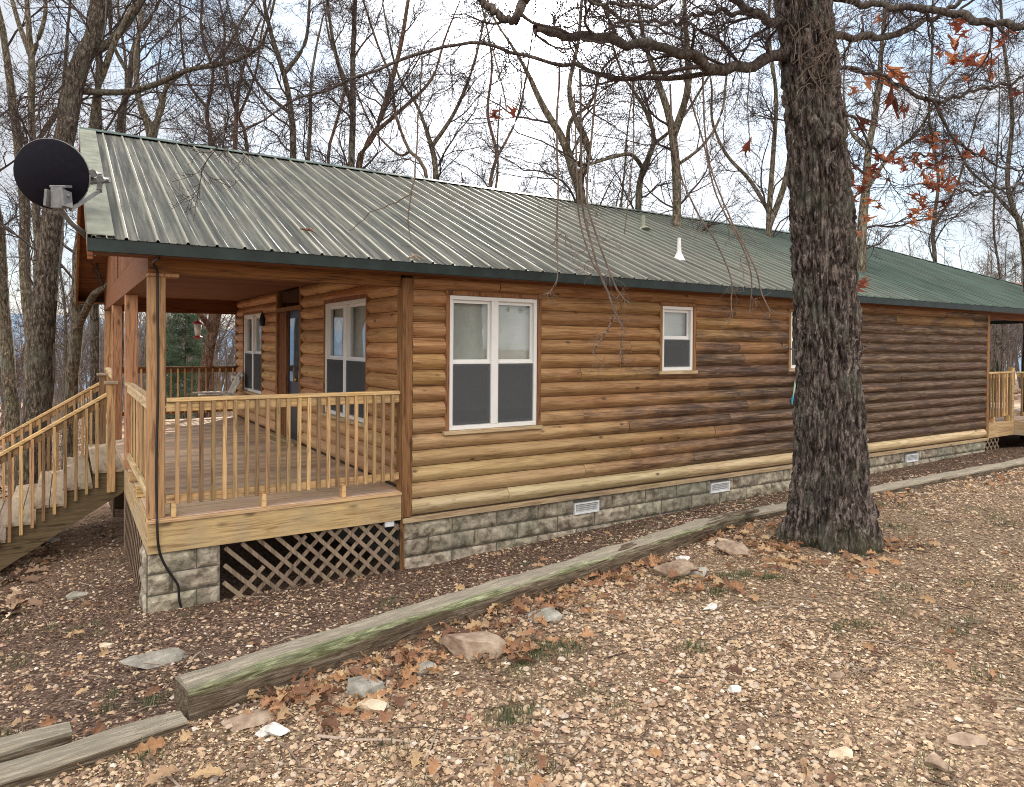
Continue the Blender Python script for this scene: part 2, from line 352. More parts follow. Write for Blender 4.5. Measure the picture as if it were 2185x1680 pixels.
def timbermat(name, moss):
    n = NT(name); ob = n.objc((3.0, 40, 40)); a = n.noise(ob, 1.5, 7, .78, 1.0); c = n.noise(n.objc(), 2.2, 5, .65)
    col = n.ramp(a, [(.39, (.025, .018, .012)), (.49, (.16, .12, .082)), (.62, (.42, .355, .27))])
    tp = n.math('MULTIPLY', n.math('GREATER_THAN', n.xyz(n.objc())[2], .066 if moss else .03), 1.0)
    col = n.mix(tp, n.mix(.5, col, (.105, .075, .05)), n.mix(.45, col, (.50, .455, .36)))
    if moss:
        P = n.xyz(n.objc()); e = n.N('ShaderNodeMapRange'); n.L(n.math('SUBTRACT', P[2], n.math('MULTIPLY', n.math('ABSOLUTE', n.math('ADD', P[1], .095)), 1.0)), e.inputs[0])
        e.inputs[1].default_value = .01; e.inputs[2].default_value = .09; e.inputs[3].default_value = -.45; e.inputs[4].default_value = .26
        f = n.ramp(n.math('ADD', n.math('ADD', c, e.outputs[0]), n.math('MULTIPLY', a, .5)), [(.54, 0.0), (.86, .85)])
        col = n.mix(f, col, n.ramp(a, [(.40, (.06, .07, .03)), (.5, (.17, .20, .09)), (.62, (.42, .45, .27))]))
    return n.fin(col, .92, a, 1.0, .012, spec=.15)
M['timber'] = timbermat('mossy_timber', True); M['timber_grey'] = timbermat('weathered_timber', False)
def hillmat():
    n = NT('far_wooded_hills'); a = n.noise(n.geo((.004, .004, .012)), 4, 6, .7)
    return n.fin(n.ramp(a, [(.3, (.11, .17, .26)), (.7, (.20, .27, .36))]), 1, spec=0)  # blue of the distant air is put into the hill colour
M['hills'] = hillmat()
# ------------------------------------------------------------------ ground
T0 = atz(385, 1533, -.15)[:2]; T1 = atz(1590, 1118, -.15)[:2]      # the mossy timber's foot line
def yline(x):
    s = (T1[1]-T0[1])/(T1[0]-T0[0]); y = T0[1]+s*(x-T0[0])
    return np.where(x > T1[0], T1[1]+.0*x, y)
def gh(x, y):
    x = np.asarray(x, float); y = np.asarray(y, float)
    yt = yline(x); plat = -.15+.022*np.clip(yt-y, 0, 6)
    h0 = np.interp(x, [-30, -8, -4, -2.4, 0, 5, 13, 30], [-4.2, -1.75, -1.05, -.86, -.90, -.77, -.615, -.7])
    t = np.clip((y-yt)/np.maximum(.3-yt, .3), 0, 1); h = plat+(h0-plat)*(t**.85)
    back = np.clip(y-.3, 0, 400); h = h-np.where(x < -2, .055, .05)*np.minimum(back, 60)-.10*np.clip(back-55, 0, 200)
    left = np.clip(-3.2-x, 0, 60)*np.clip((y-yt)/1.5+.2, 0, 1); h = h-.03*left
    return h
def ghn(x, y):
    p = np.stack([x, y, 0*x], -1)
    return gh(x, y)+.035*(fbm(p*1.3, 5, 3)-.5)+.02*(fbm(p*6, 9, 3)-.5)
xs = np.concatenate([-7-np.geomspace(.3, 3000, 46)[::-1], np.arange(-7, 15, .075), 15+np.geomspace(.3, 3000, 46)])
ys = np.concatenate([-8-np.geomspace(.4, 400, 20)[::-1], np.arange(-8, 1.2, .075), 1.2+np.geomspace(.15, 3000, 60)])
X, Y = np.meshgrid(xs, ys); Zg = ghn(X, Y); D_ = np.hypot(X, Y); Zg = np.where(D_ > 220, Zg-.12*(np.minimum(D_, 900)-220), Zg)
nx_, ny_ = len(xs), len(ys); ii = np.arange(nx_*ny_).reshape(ny_, nx_)
fq = np.stack([ii[:-1, :-1], ii[:-1, 1:], ii[1:, 1:], ii[1:, :-1]], -1).reshape(-1, 4)
V = np.stack([X, Y, Zg], -1).reshape(-1, 3)
side = (yline(V[:, 0])-V[:, 1])
gravelly = np.clip(side*1.4+.35+(fbm(V*1.5, 3)-.5)*1.2, 0, 1); gravelly = np.maximum(gravelly, np.clip((-V[:, 0]-3)*.3, 0, .4)*(V[:, 1] < 0))
far = np.clip((V[:, 1]-1.5)/3, 0, 1)
g = mesh_obj('ground', V, fq, M['ground'], smooth=True, vattrs={'gravelly': gravelly, 'far': far}); tag(g, 'sloping brown earth and gravel ground around the cabin', 'ground', kind='structure')
# hills across the valley
th = np.linspace(-1.2, 2.2, 200); vs = []; 
for k, (r, b, h) in enumerate(((1500, -130, -130), (1900, -60, 0), (2400, -40, 95), (3000, -60, 40))):
    hh = b+(h-b)*(.5+.5*fbm(np.stack([th*6, 0*th+k, 0*th], -1), 31, 4)); 
    if k == 0: hh = th*0-130
    vs.append(np.stack([np.sin(th)*r, np.cos(th)*r, hh], -1))
vs = np.concatenate(vs); n_ = len(th)
fq = np.concatenate([np.stack([np.arange(n_-1)+k*n_, np.arange(1, n_)+k*n_, np.arange(1, n_)+(k+1)*n_, np.arange(n_-1)+(k+1)*n_], -1) for k in range(3)])
tag(mesh_obj('hills', vs, fq, M['hills'], smooth=True), 'blue wooded hills across the valley', 'hills', kind='structure')
# ------------------------------------------------------------------ cabin
DP, W, L = 2.43, 8.62, 12.98; ZB = 2.14; EO, ZE, XO, ZR, RE = .387, 2.395, .448, 4.437, 15.6
SL = (ZR-ZE)/(W/2+EO); ZT = -.317; ZRIM = -.297; RAIL = 1.066
cab = empty('log_cabin', (0, 0, -.9), 'long log sided cabin with green ribbed metal roof and open wooden porch', 'cabin')
def prof_logs(u0, u1, z0, z1, nc, holes, axis, off, sign, name, mat, parent, seed):
    """half-round courses; axis 0 runs along x on plane y=off, axis 1 along y on plane x=off; sign is outward"""
    r = random.Random(seed); V = []; Fc = []; A = []; Fr = []
    hgt = (z1-z0)/nc; K = 11
    for c in range(nc):
        a, b = z0+c*hgt, z0+(c+1)*hgt
        iv = [(u0, u1, 0., 1.)]
        for (h0, h1, hz0, hz1) in holes:
            if a < hz1-.012 and b > hz0+.012:
                iv = [q for (p0, p1, t0_, t1_) in iv for q in ((p0, min(p1, h0), t0_, t1_), (max(p0, h1), p1, t0_, t1_)) if q[1]-q[0] > .02]
                if a < hz0: iv.append((max(h0, u0), min(h1, u1), 0., (hz0-a)/hgt))
                elif b > hz1: iv.append((max(h0, u0), min(h1, u1), (hz1-a)/hgt, 1.))
        for (p0, p1, tl, th_) in iv:
            cuts = [p0]; x = p0+r.uniform(.6, 3.2)
            while x < p1-.5: cuts.append(x); x += r.uniform(1.8, 3.9)
            cuts.append(p1)
            for q0, q1 in zip(cuts[:-1], cuts[1:]):
                var = r.random(); m = max(2, int((q1-q0)/.22)); us = np.linspace(q0+(.003 if q0 > p0 else 0), q1-(.003 if q1 < p1 else 0), m+1)
                base = len(V); sd = r.uniform(0, 90)
                bul = r.uniform(.050, .058)
                for i, u in enumerate(us):
                    wob = (float(vn(np.array([u*1.7+sd, c, 0.])))-.5)*.007
                    for k in range(K):
                        t = tl+(th_-tl)*k/(K-1); d = bul*(math.sin(math.pi*(t*.95+.025))**.95)+wob; zz = a+.003+(hgt-.006)*t
                        if (k == 0 and tl == 0) or (k == K-1 and th_ == 1): d = 0.0
                        V.append((u, off+sign*d, zz) if axis == 0 else (off+sign*d, u, zz))
                for i in range(m):
                    for k in range(K-1):
                        f = (base+i*K+k, base+(i+1)*K+k, base+(i+1)*K+k+1, base+i*K+k+1)
                        Fc.append(f if (sign < 0) == (axis == 0) else f[::-1]); A.append(var); Fr.append(1.0 if c == 0 else 0.0)
                for i, fl in ((0, 1), (m, 0)):
                    Fc.append(tuple(base+i*K+k for k in (range(K) if fl else range(K-1, -1, -1)))); A.append(var); Fr.append(1.0 if c == 0 else 0.0)
    o = mesh_obj(name, V, Fc, mat, parent, True, {'var': A, 'fresh': Fr}); md = o.modifiers.new('e', 'EDGE_SPLIT'); md.split_angle = math.radians(50)
    return o
def backing(u0, u1, z0, z1, holes, axis, off, depth, mb):
    cutsu = sorted({u0, u1, *[h[0] for h in holes], *[h[1] for h in holes]}); cutsz = sorted({z0, z1, *[h[2] for h in holes], *[h[3] for h in holes]})
    for a, b in zip(cutsu[:-1], cutsu[1:]):
        for c, d in zip(cutsz[:-1], cutsz[1:]):
            mu, mz = (a+b)/2, (c+d)/2
            if any(h[0] < mu < h[1] and h[2] < mz < h[3] for h in holes): continue
            if axis == 0: mb.box(a, b, off, off+depth, c, d, .5)
            else: mb.box(off, off+depth, a, b, c, d, .5)
WIN = [(.512, 1.683, .611, 2.102), (3.721, 4.313, 1.223, 2.102), (6.47, 7.06, 1.223, 2.102)]
PW = [(1.03, 2.60, .611, 2.102), (6.28, 7.84, .611, 2.102)]; DR = (3.75, 5.25, 0.0, 2.52)
wall = empty('wall', (0, 0, 0), None, None); wall.parent = cab; wall.location = -parent_world(cab)+Vector((0, 0, 0))
wf = MB(); backing(0, L, ZT+.02, 2.36, WIN, 0, 0.0, .12, wf); wfo = wf.build('wall_core', M['backing'], cab)
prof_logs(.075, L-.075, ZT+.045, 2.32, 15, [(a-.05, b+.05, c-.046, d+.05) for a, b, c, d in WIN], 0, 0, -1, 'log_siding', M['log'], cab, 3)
wp = MB(); backing(.12, W-.0, .0, 2.62, PW+[DR], 1, 0.0, .12, wp); wp.build('porch_wall_core', M['backing'], cab)
prof_logs(.10, DR[0], .03, 2.6, 15, [(a-.03, b+.03, c-.046, d+.05) for a, b, c, d in PW[:1]], 1, 0, -1, 'porch_log_siding', M['log_p'], cab, 9)
prof_logs(DR[1], W-.06, .03, 2.6, 15, [(a-.03, b+.03, c-.046, d+.05) for a, b, c, d in PW[1:]], 1, 0, -1, 'porch_log_siding', M['log_p'], cab, 10)
bpy.data.objects.remove(wall)
mb = MB(); mb.box(L-.12, L, .12, W, ZT, 2.36, .5); mb.box(.12, L-.12, W-.12, W, ZT, 2.62, .5); mb.build('rear_wall', M['trim'], cab)
mb = MB(); mb.box(.13, L-.13, .7, .72, -.05, 2.5); mb.box(.7, .72, .73, W-.2, -.05, 2.5); mb.box(.12, L-.12, .12, W-.12, -.07, -.06); mb.build('dark_room_sheet', M['dark'], cab)  # near-black sheets added behind the windows; the unlit room put into their colour
# corner boards
bx('corner_board', M['trim_z'], cab, -.045, .07, -.048, 0.0-.001, ZT+.04, 2.26)
bx('corner_board', M['trim_z'], cab, -.046, -.001, 0.0, .10, .0, 2.13)
bx('corner_board', M['trim_z'], cab, L-.07, L+.03, -.045, .0, ZT+.04, 2.26)
bx('corner_board', M['trim_z'], cab, -.046, -.001, W-.07, W, .0, 2.5)
bx('frieze_board', M['trim'], cab, .07, L-.07, -.046, -.001, 2.235, 2.33)
bx('base_trim', M['sill'], cab, -.03, L+.02, -.062, -.001, ZT-.022, ZT+.03)
# windows
def window(p0, p1, z0, z1, axis, off, units, grids, trim=.05, blindto=.12, clut=False):
    """off: outer wall plane; outward is minus"""
    root = empty('window', (0, 0, 0), None, None)
    def B(m, a0, a1, d0, d1, b0, b1):   # a along wall, d depth outward(-) , b height
        if axis == 0: m.box(a0, a1, off+d0, off+d1, b0, b1)
        else: m.box(off+d0, off+d1, a0, a1, b0, b1)
    del_ = root
    m = MB(); fw = .045
    B(m, p0, p1, -.035, .06, z0, z0+fw); B(m, p0, p1, -.035, .06, z1-fw, z1); B(m, p0, p0+fw, -.035, .06, z0+fw, z1-fw); B(m, p1-fw, p1, -.035, .06, z0+fw, z1-fw)
    ww = (p1-p0)/units; zm = (z0+z1)/2+.0
    for k in range(1, units): B(m, p0+k*ww-.045, p0+k*ww+.045, -.037, .06, z0+fw, z1-fw)
    fr = m.build('window', M['vinyl'], cab, .004)
    bpy.data.objects.remove(del_)
    for k in range(units):
        a0 = p0+k*ww+(.045 if k else fw); a1 = p0+(k+1)*ww-(.045 if k < units-1 else fw)
        for s, (b0, b1, dd) in enumerate(((z0+fw, zm, -.018), (zm, z1-fw, .006))):
            t = MB(); sw = .028
            B(t, a0, a1, dd, dd+.03, b0, b0+sw*(1.3)); B(t, a0, a1, dd, dd+.03, b1-sw*1.3, b1); B(t, a0, a0+sw, dd, dd+.03, b0+sw*1.3, b1-sw*1.3); B(t, a1-sw, a1, dd, dd+.03, b0+sw*1.3, b1-sw*1.3)
            if grids and s == 0: pass
            t.build('sash', M['vinyl'], fr, .002)
            q = MB(); B(q, a0+sw*.5, a1-sw*.5, dd+.012, dd+.018, b0+sw, b1-sw); q.build('pane', M['glass'], fr)
            if s == 0:
                q = MB(); B(q, a0+.01, a1-.01, dd-.010, dd-.008, b0+.01, b1-.012); q.build('insect_screen', M['screen'], fr)
    q = MB(); B(q, p0+fw*.6, p1-fw*.6, .085, .088, z0+(z1-z0)*blindto, z1-.03); q.build('blind', M['blind'], fr)
    # timber casing round the window
    c = MB(); t = trim
    B(c, p0-t, p0-.002, -.052, 0, z0-.0, z1+.0); B(c, p1+.002, p1+t, -.052, 0, z0, z1); B(c, p0-t, p1+t, -.052, 0, z1+.002, z1+.05)
    c.build('casing', M['trim_z'], fr, .003)
    c = MB(); B(c, p0-t-.02, p1+t+.02, -.075, 0, z0-.045, z0-.002); c.build('sill', M['sill'], fr, .004)
    return fr
W1 = window(*WIN[0], 0, 0.0, 2, False, blindto=.13)
W2 = window(*WIN[1], 0, 0.0, 1, False, blindto=.36); W3 = window(*WIN[2], 0, 0.0, 1, False, blindto=.4)
P1 = window(*PW[0], 1, 0.0, 2, True, .03, blindto=.5); P2 = window(*PW[1], 1, 0.0, 2, True, .03, blindto=.5)
# round plate and pale bowl standing behind the porch window glass
m = MB(); cy, cz = 2.35, 1.72; k = 28
ring = lambda r: [(.07, cy+r*math.cos(2*math.pi*i/k), cz+r*1.05*math.sin(2*math.pi*i/k)) for i in range(k)]
vs = ring(.15)+ring(.10)+[(.062, cy, cz)]; fs = [(i, k+i, k+(i+1) % k, (i+1) % k) for i in range(k)]+[(k+i, 2*k, k+(i+1) % k) for i in range(k)]
m.add(vs, fs); m.build('round_plate', M['white'], P1)
m = MB(); m.tube([(.07, 2.02, 1.40), (.07, 2.02, 1.43), (.07, 2.02, 1.50), (.07, 2.02, 1.58)], [.03, .02, .10, .14], 20); o = m.build('pale_bowl', M['sill'], P1, smooth=True)
o.scale = (.3, 1, 1); o.location.x += .07*.7
# door
d = MB(); y0, y1, zt = DR[0], DR[1], 2.07
d.box(-.05, .05, y0, y0+.09, .0, 2.55); d.box(-.05, .05, y1-.09, y1, .0, 2.55); d.box(-.048, .05, y0+.09, y1-.09, 2.07, 2.14); d.box(-.048, .05, y0+.09, y1-.09, 2.47, 2.55); d.box(-.046, .05, 4.62, 4.69, 0, 2.07)
dfr = d.build('door', M['trim_z'], cab, .004)
m = MB(); m.box(.0, .045, y0+.095, 4.615, .03, 2.065); m.build('door_leaf', M['doorblue'], dfr, .003)
m = MB()
for yy in np.arange(4.71, 5.14, .07): m.box(-.012, .03, yy, yy+.052, .02, 2.06)
m.build('side_panel', M['soffit'], dfr, .003)
m = MB(); m.box(-.01, -.002, y0+.22, 4.50, .95, 1.95); m.build('door_pane', M['glass'], dfr)
m = MB(); m.box(.0, .01, y0+.095, y1-.095, 2.145, 2.465); m.build('transom_pane', M['glass'], dfr)
m = MB(); m.box(-.15, .05, y0, y1, .0, .03); m.build('threshold', M['sill'], dfr, .003)
m = MB(); m.tube([(-.0, 3.93, 1.0), (-.05, 3.93, 1.0)], [.012, .012], 8); m.tube([(-.05, 3.93, 1.0), (-.065, 3.93, 1.0), (-.085, 3.93, 1.0)], [.02, .03, .02], 10); m.build('door_knob', M['brass'], dfr, smooth=True)
m = MB(); m.tube([(-.01, 6.0, 2.0), (-.10, 6.0, 2.0)], .02, 8); m.tube([(-.10, 6.0, 2.08), (-.10, 6.0, 1.95), (-.10, 6.0, 1.86)], [.02, .055, .04], 10); m.build('porch_light', M['rubber'], cab)
# foundation
def blocks(u0, u1, zt, nrow, axis, off, seed, rh=.188, bw=.58, holes=(), uneven=.0):
    r = np.random.default_rng(seed); V = []; Fc = []; A = []
    for row in range(nrow):
        u = u0-(bw/2 if row % 2 else 0)
        while u < u1:
            a, b = max(u, u0)+.005, min(u+bw, u1)-.005; c, d = zt-(row+1)*rh+.006, zt-row*rh-.006; u += bw
            if b-a < .03: continue
            if any(a < h[1] and b > h[0] and (c+d)/2 > h[2] and (c+d)/2 < h[3] for h in holes):
                segs = []
                for h in holes:
                    if a < h[1] and b > h[0]: segs = [(a, h[0]-.004), (h[1]+.004, b)]
            else: segs = [(a, b)]
            for a_, b_ in segs:
                if b_-a_ < .04: continue
                nu, nz = max(3, int((b_-a_)/.024)), 8; var = r.random(); base = len(V); sd = r.uniform(0, 99)
                for j in range(nz+1):
                    for i in range(nu+1):
                        s, t = i/nu, j/nz; uu, zz = a_+(b_-a_)*s, c+(d-c)*t
                        edge = min(s*(b_-a_), (1-s)*(b_-a_), t*(d-c), (1-t)*(d-c)); k_ = min(1, edge/.03)
                        dd = .003+k_*(.006+.040*float(fbm(np.array([uu*9+sd, zz*11, sd]), 2, 3)))
                        V.append((uu, off-dd, zz) if axis == 0 else (off-dd, uu, zz))
                for j in range(nz):
                    for i in range(nu):
                        q = base+j*(nu+1)+i; f = (q, q+1, q+nu+2, q+nu+1); Fc.append(f if axis == 0 else f[::-1]); A.append(var)
    return V, Fc, A
VENT = [(2.27, 2.66, -.52, -.40), (4.72, 5.11, -.52, -.40), (9.9, 10.3, -.52, -.40)]
V_, F_, A_ = blocks(.0, L-.02, ZT-.025, 5, 0, .0, 5, holes=[(a, b, -.60, -.33) for a, b, c, d in VENT]); 
fo = mesh_obj('foundation', V_, F_, M['stone'], cab, False, {'var': A_})
m = MB(); m.box(0, L-.02, .0, .12, -1.35, ZT-.001); m.box(0.0, .12, .12, W-.3, -1.6, -.05); m.build('mortar_core', M['mortar'], fo)
for a, b, c, d in VENT:
    m = MB(); c -= .02; d -= .0
    m.box(a, b, -.036, .0, c, c+.018); m.box(a, b, -.036, .0, d-.018, d); m.box(a, a+.018, -.036, .0, c+.018, d-.018); m.box(b-.018, b, -.036, .0, c+.018, d-.018)
    for k in range(4): z = c+.026+k*.024; m.bar((a+.018, -.02, z+.004), (b-.018, -.02, z+.004), .004, .024, (0, -.6, 1))
    m.build('foundation_vent', M['vent'], fo, .001)
# pier under the porch corner
PX = (-DP+.0, -1.83)
V_, F_, A_ = blocks(PX[0], PX[1], ZRIM-.004, 4, 0, .0, 21, .187, .40)
V2, F2, A2 = blocks(.0, .42, ZRIM-.004, 4, 1, -DP, 22, .187, .40); n0 = len(V_); V_ += V2; F_ += [tuple(i+n0 for i in f) for f in F2]; A_ += A2
po = mesh_obj('stone_pier', V_, F_, M['stone'], cab, False, {'var': A_})
m = MB(); m.box(PX[0]+.001, PX[1], .001, .42, -1.2, ZRIM-.005); m.build('mortar_core', M['mortar'], po)
# deck
m = MB(); y = -.005
while y < W-.02:
    cuts = [-DP+.03]
    if random.random() < .35: cuts.append(random.uniform(-1.9, -.5))
    cuts.append(-.002)
    for a, b in zip(cuts[:-1], cuts[1:]): m.box(a, b-.002, y, min(y+.134, W), -.03, 0+random.uniform(-.001, .001))
    y += .141
m.build('deck_boards', M['deck'], cab, .003)
bx('rim_board', M['rim_x'], cab, -DP, .0-.047, -.045, -.006, ZRIM, -.032)
bx('rim_board', M['rim_y'], cab, -DP-.002, -DP+.028, -.0055, W, ZRIM, -.004)
bx('rim_cap', M['rim_x'], cab, -DP-.012, -.047, -.062, -.0052, -.031, -.001, bevel=.004)
m = MB()
for xx in np.arange(-DP+.25, 0, .4): m.box(xx, xx+.04, .0, W-.05, -.26, -.031)
m.box(-1.3, -1.15, 2.9, 3.05, -1.4, -.26); m.box(-DP+.05, -DP+.2, 3.2, 3.35, -1.4, -.27); m.box(-DP+.05, -DP+.2, 6.2, 6.35, -1.6, -.27); m.box(-DP+.05, -DP+.2, W-.2, W-.05, -1.7, -.27)
m.build('deck_joist', M['stringer'], cab)
# posts and beams
def post(x, y, z0=0., z1=ZB, s=.14, mat='post'): return bx('porch_post', M[mat], cab, x, x+s, y, y+s, z0, z1, bevel=.006)
post(-DP+.003, .01); post(-DP+.003, 2.86); post(-DP+.003, 5.85); post(-DP+.003, W-.2)
m = MB(); m.box(-DP-.002, -DP+.25, -.004, .16, ZB, ZB+.03); m.build('post_cap', M['post'], cab, .004)
bx('porch_beam', M['soffit'], cab, -DP-.0, -.047, .0, .15, ZB+.031, 2.45)
bx('porch_beam', M['soffit'], cab, -DP, -DP+.15, .151, W-.151, ZB, 2.45)
bx('porch_beam', M['soffit'], cab, -DP, -.0, W-.15, W, ZB, 2.45)
m = MB(); y = .151
while y < W-.2: m.box(-DP+.15, -.04, y, y+.135, 2.42, 2.44); y += .14
m.build('porch_ceiling', M['soffit'], cab, .003)
bx('porch_door_step', M['sill'], cab, -.3, -.16, 3.9, 5.1, .001, .02)
# railings
def railing(p, q, z0=.115, z1=RAIL, spacing=.098, mat='rail_x', inset=.05, posts=(), bal=True, name='railing'):
    p, q = Vector((*p, 0)), Vector((*q, 0)); d = (q-p); Ln = d.length; d.normalize()
    m = MB(); m.bar(p+Vector((0, 0, z1-.019)), q+Vector((0, 0, z1-.019)), .088, .036); rt = m.build(name, M[mat], cab, .005)
    m = MB(); m.bar(p+Vector((0, 0, z1-.082)), q+Vector((0, 0, z1-.082)), .036, .085); m.build('under_rail', M[mat], rt, .004)
    m = MB(); m.bar(p+Vector((0, 0, z0+.045)), q+Vector((0, 0, z0+.045)), .04, .075); m.build('bottom_rail', M[mat], rt, .004)
    n = int((Ln-inset)/spacing); s0 = (Ln-spacing*(n-1))/2
    o_ = Vector((0, 0, 1)).cross(d)*.036*(-1)
    for k in range(n):
        c = p+d*(s0+k*spacing+random.uniform(-.004, .004))
        t = Vector((random.uniform(-.004, .004), 0, 0)); m = MB(); m.bar(c+Vector((0, 0, z0+.0)), c+t+Vector((0, 0, z1-.04)), .034, .034, up=tuple(d)); b = m.build('baluster', M['bal'], rt, .003)
        b.location += o_
    for s in posts:
        c = p+d*s; m = MB(); m.bar(c+Vector((0, 0, .002)), c+Vector((0, 0, z0+.008)), .10, .04, up=(d.x, d.y, 0)); m.bar(c+Vector((0, 0, .002)), c+Vector((0, 0, z0+.006)), .04, .1, up=(d.x, d.y, 0)) if False else None
        m.build('rail_block', M['rail_x'], rt, .004)
    return rt
railing((-DP+.15, .03), (-.05, .03), spacing=.0975, posts=(.06, .84, 1.62))
railing((-DP+.04, .152), (-DP+.04, 2.858), spacing=.14, mat='rail_y', posts=(.9, 1.8))
railing((-DP+.145, W-.07), (-.02, W-.07), spacing=.13, mat='trim')
railing((-DP+.04, 5.99), (-DP+.04, W-.2), spacing=.13, mat='rail_y')
# lattice
def lattice(u0, u1, zb, zt, axis, off, name='lattice_panel', sp=.118, broken=None):
    m = MB(); sw = .038
    for sgn, dd in ((1, 0.0), (-1, .012)):
        c = -8.0
        while c < 30:
            # line: z = zt + sgn*(u-c)
            pts = []
            ua, ub = u0, u1; lo = lambda u: np.interp(u, [u0, u1], zb)
            zz = lambda u: zt+sgn*(u-c)
            us = np.linspace(ua, ub, 240); ok = (zz(us) <= zt) & (zz(us) >= lo(us))
            if broken: ok &= ~np.array([broken(u, zz(u), sgn) for u in us])
            if ok.sum() > 6:
                a, b = us[ok][0], us[ok][-1]; o0 = off-.006-dd
                if axis == 0: m.bar((a, o0, zz(a)), (b, o0, zz(b)), .010, sw, (0, 0, 1))
                else: m.bar((o0, a, zz(a)), (o0, b, zz(b)), .010, sw, (0, 0, 1))
            c += sp*1.414
    return m.build(name, M['lattice'], cab, .001)
lattice(PX[1]+.03, -.05, (-.93, -.91), ZRIM-.003, 0, .025, broken=lambda u, z, s: (u+1.85)*.55+(-.36-z)*-.0 < .42*max(0, (z+.82)/.45) and (s > 0 or u < -1.62+.2*math.sin(z*40)))
lattice(.45, 2.9, (-.98, -1.05), ZRIM-.003, 1, -DP+.03); lattice(5.6, W, (-1.15, -1.3), ZRIM-.003, 1, -DP+.03)
bx('lattice_frame', M['lattice'], cab, -DP+.0, -DP+.03, 2.9, 2.98, -1.25, ZRIM-.002)
bx('lattice_frame', M['lattice'], cab, -DP+.0, -DP+.03, 5.5, 5.58, -1.4, ZRIM-.002)
bx('lattice_frame', M['trim_z'], cab, -.045, -.003, -.02, .0, -1.0, ZRIM-.002)
bx('junction_box', M['vent'], cab, -.22, -.12, -.03, .0, ZRIM-.06, ZRIM+.005)
# roof
Sx = math.cos(math.atan(SL)); nrm = Vector((0, -math.sin(math.atan(SL)), Sx)); X0 = -DP-XO; XH = RE+W/2+EO
xs = []; hs = []; x = X0+.012; rib = .2286
while x < XH-.05:
    xs += [x, x+.010, x+.026, x+.036]; hs += [0, .020, .020, 0]
    for q in (.33, .66): xs += [x+.042+(rib-.042)*q-.010, x+.042+(rib-.042)*q, x+.042+(rib-.042)*q+.010]; hs += [0, .007, 0]
    x += rib
xs = np.array(xs); hs = np.array(hs)
def ztop(x, y): return ZE+SL*(y+EO)
ymax = np.minimum(W/2, W/2-(xs-RE)); ymax = np.where(xs > RE, ymax, W/2); ymax = np.maximum(ymax, -EO+.0)
R = []; nseg = 14
for xx, hh, ym in zip(xs, hs, ymax):
    for j in range(nseg+1):
        y_ = -EO-.02+(ym+EO+.02)*j/nseg; w_ = .0022*math.sin(y_*5+xx*1.3)
        R.append((xx, y_-math.sin(math.atan(SL))*hh, ztop(xx, y_)+(hh+w_)*Sx))
R = np.array(R); q = np.arange(len(xs)*(nseg+1)).reshape(len(xs), nseg+1)
fq = np.stack([q[:-1, :-1], q[1:, :-1], q[1:, 1:], q[:-1, 1:]], -1).reshape(-1, 4)
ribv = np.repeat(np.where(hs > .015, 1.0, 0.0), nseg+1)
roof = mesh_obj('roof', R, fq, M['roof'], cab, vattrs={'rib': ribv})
sol = roof.modifiers.new('s', 'SOLIDIFY'); sol.thickness = .003; sol.offset = -1
m = MB()   # far slope and hip end
m.add([(X0, W/2, ZR), (RE, W/2, ZR), (XH, W+EO, ZE), (X0, W+EO, ZE), (X0, W/2, ZR-.02), (RE, W/2, ZR-.02), (XH, W+EO, ZE-.02), (X0, W+EO, ZE-.02)], [(0, 3, 2, 1)][::-1]+[(4, 5, 6, 7)], .5)
m.add([(RE, W/2, ZR), (XH, -EO, ZE), (XH, W+EO, ZE)], [(0, 1, 2)], .5)
m.build('far_roof_slope', M['roof'], roof)
def capstrip(p, q, wdt, n1, n2, nm, mat):
    p, q = Vector(p), Vector(q); a = Vector(n1).normalized()*wdt; b = Vector(n2).normalized()*wdt
    mm = MB(); mm.add([p, q, q+a, p+a, p+Vector((0, 0, -.006)), q+Vector((0, 0, -.006)), q+a+Vector((0, 0, -.006)), p+a+Vector((0, 0, -.006))], [(0, 1, 2, 3), (7, 6, 5, 4), (3, 2, 6, 7)])
    mm.add([p, q, q+b, p+b], [(3, 2, 1, 0)]); return mm.build(nm, mat, roof)
capstrip((X0-.01, W/2, ZR+.035), (RE, W/2, ZR+.035), .15, (0, -1, -SL), (0, 1, -SL), 'ridge_cap', M['capmetal'])
capstrip((RE, W/2, ZR+.035), (XH, -EO, ZE+.035), .13, (-.3, -1, -SL*1.0), (1, .3, -SL*1.0), 'hip_cap', M['greenmetal'])
# rake trim, barge board, fascia, soffit
def slope_strip(x0, x1, y0, y1, lift, th, nm, mat, par):
    mm = MB(); s = -1 if y1 < y0 else 1
    zz = lambda y: (ztop(0, y) if y <= W/2 else ztop(0, W-y))+lift
    vs = [(x, y, zz(y)+t) for t in (-th, 0) for y in (y0, y1) for x in (x0, x1)]
    mm.add(vs, [(0, 2, 3, 1), (4, 5, 7, 6), (0, 1, 5, 4), (2, 6, 7, 3), (0, 4, 6, 2), (1, 3, 7, 5)]); return mm.build(nm, mat, par)
slope_strip(X0-.012, X0+.175, -EO-.025, W/2, .034, .008, 'rake_trim', M['paletrim'], roof)
slope_strip(X0-.012, X0+.175, W/2, W+EO, .034, .008, 'rake_trim', M['paletrim'], roof)
slope_strip(X0-.016, X0-.0125, -EO-.022, W/2, .032, .10, 'rake_trim', M['paletrim'], roof)
slope_strip(X0-.012, X0+.025, -EO, W/2, -.01, .17, 'barge_board', M['trim'], roof)
slope_strip(X0-.012, X0+.025, W/2, W+EO, -.01, .17, 'barge_board', M['trim'], roof)
slope_strip(X0+.026, XH-.6, -EO+.02, W/2 if False else 2.0, -.03, .02, 'roof_soffit', M['soffit'], roof)
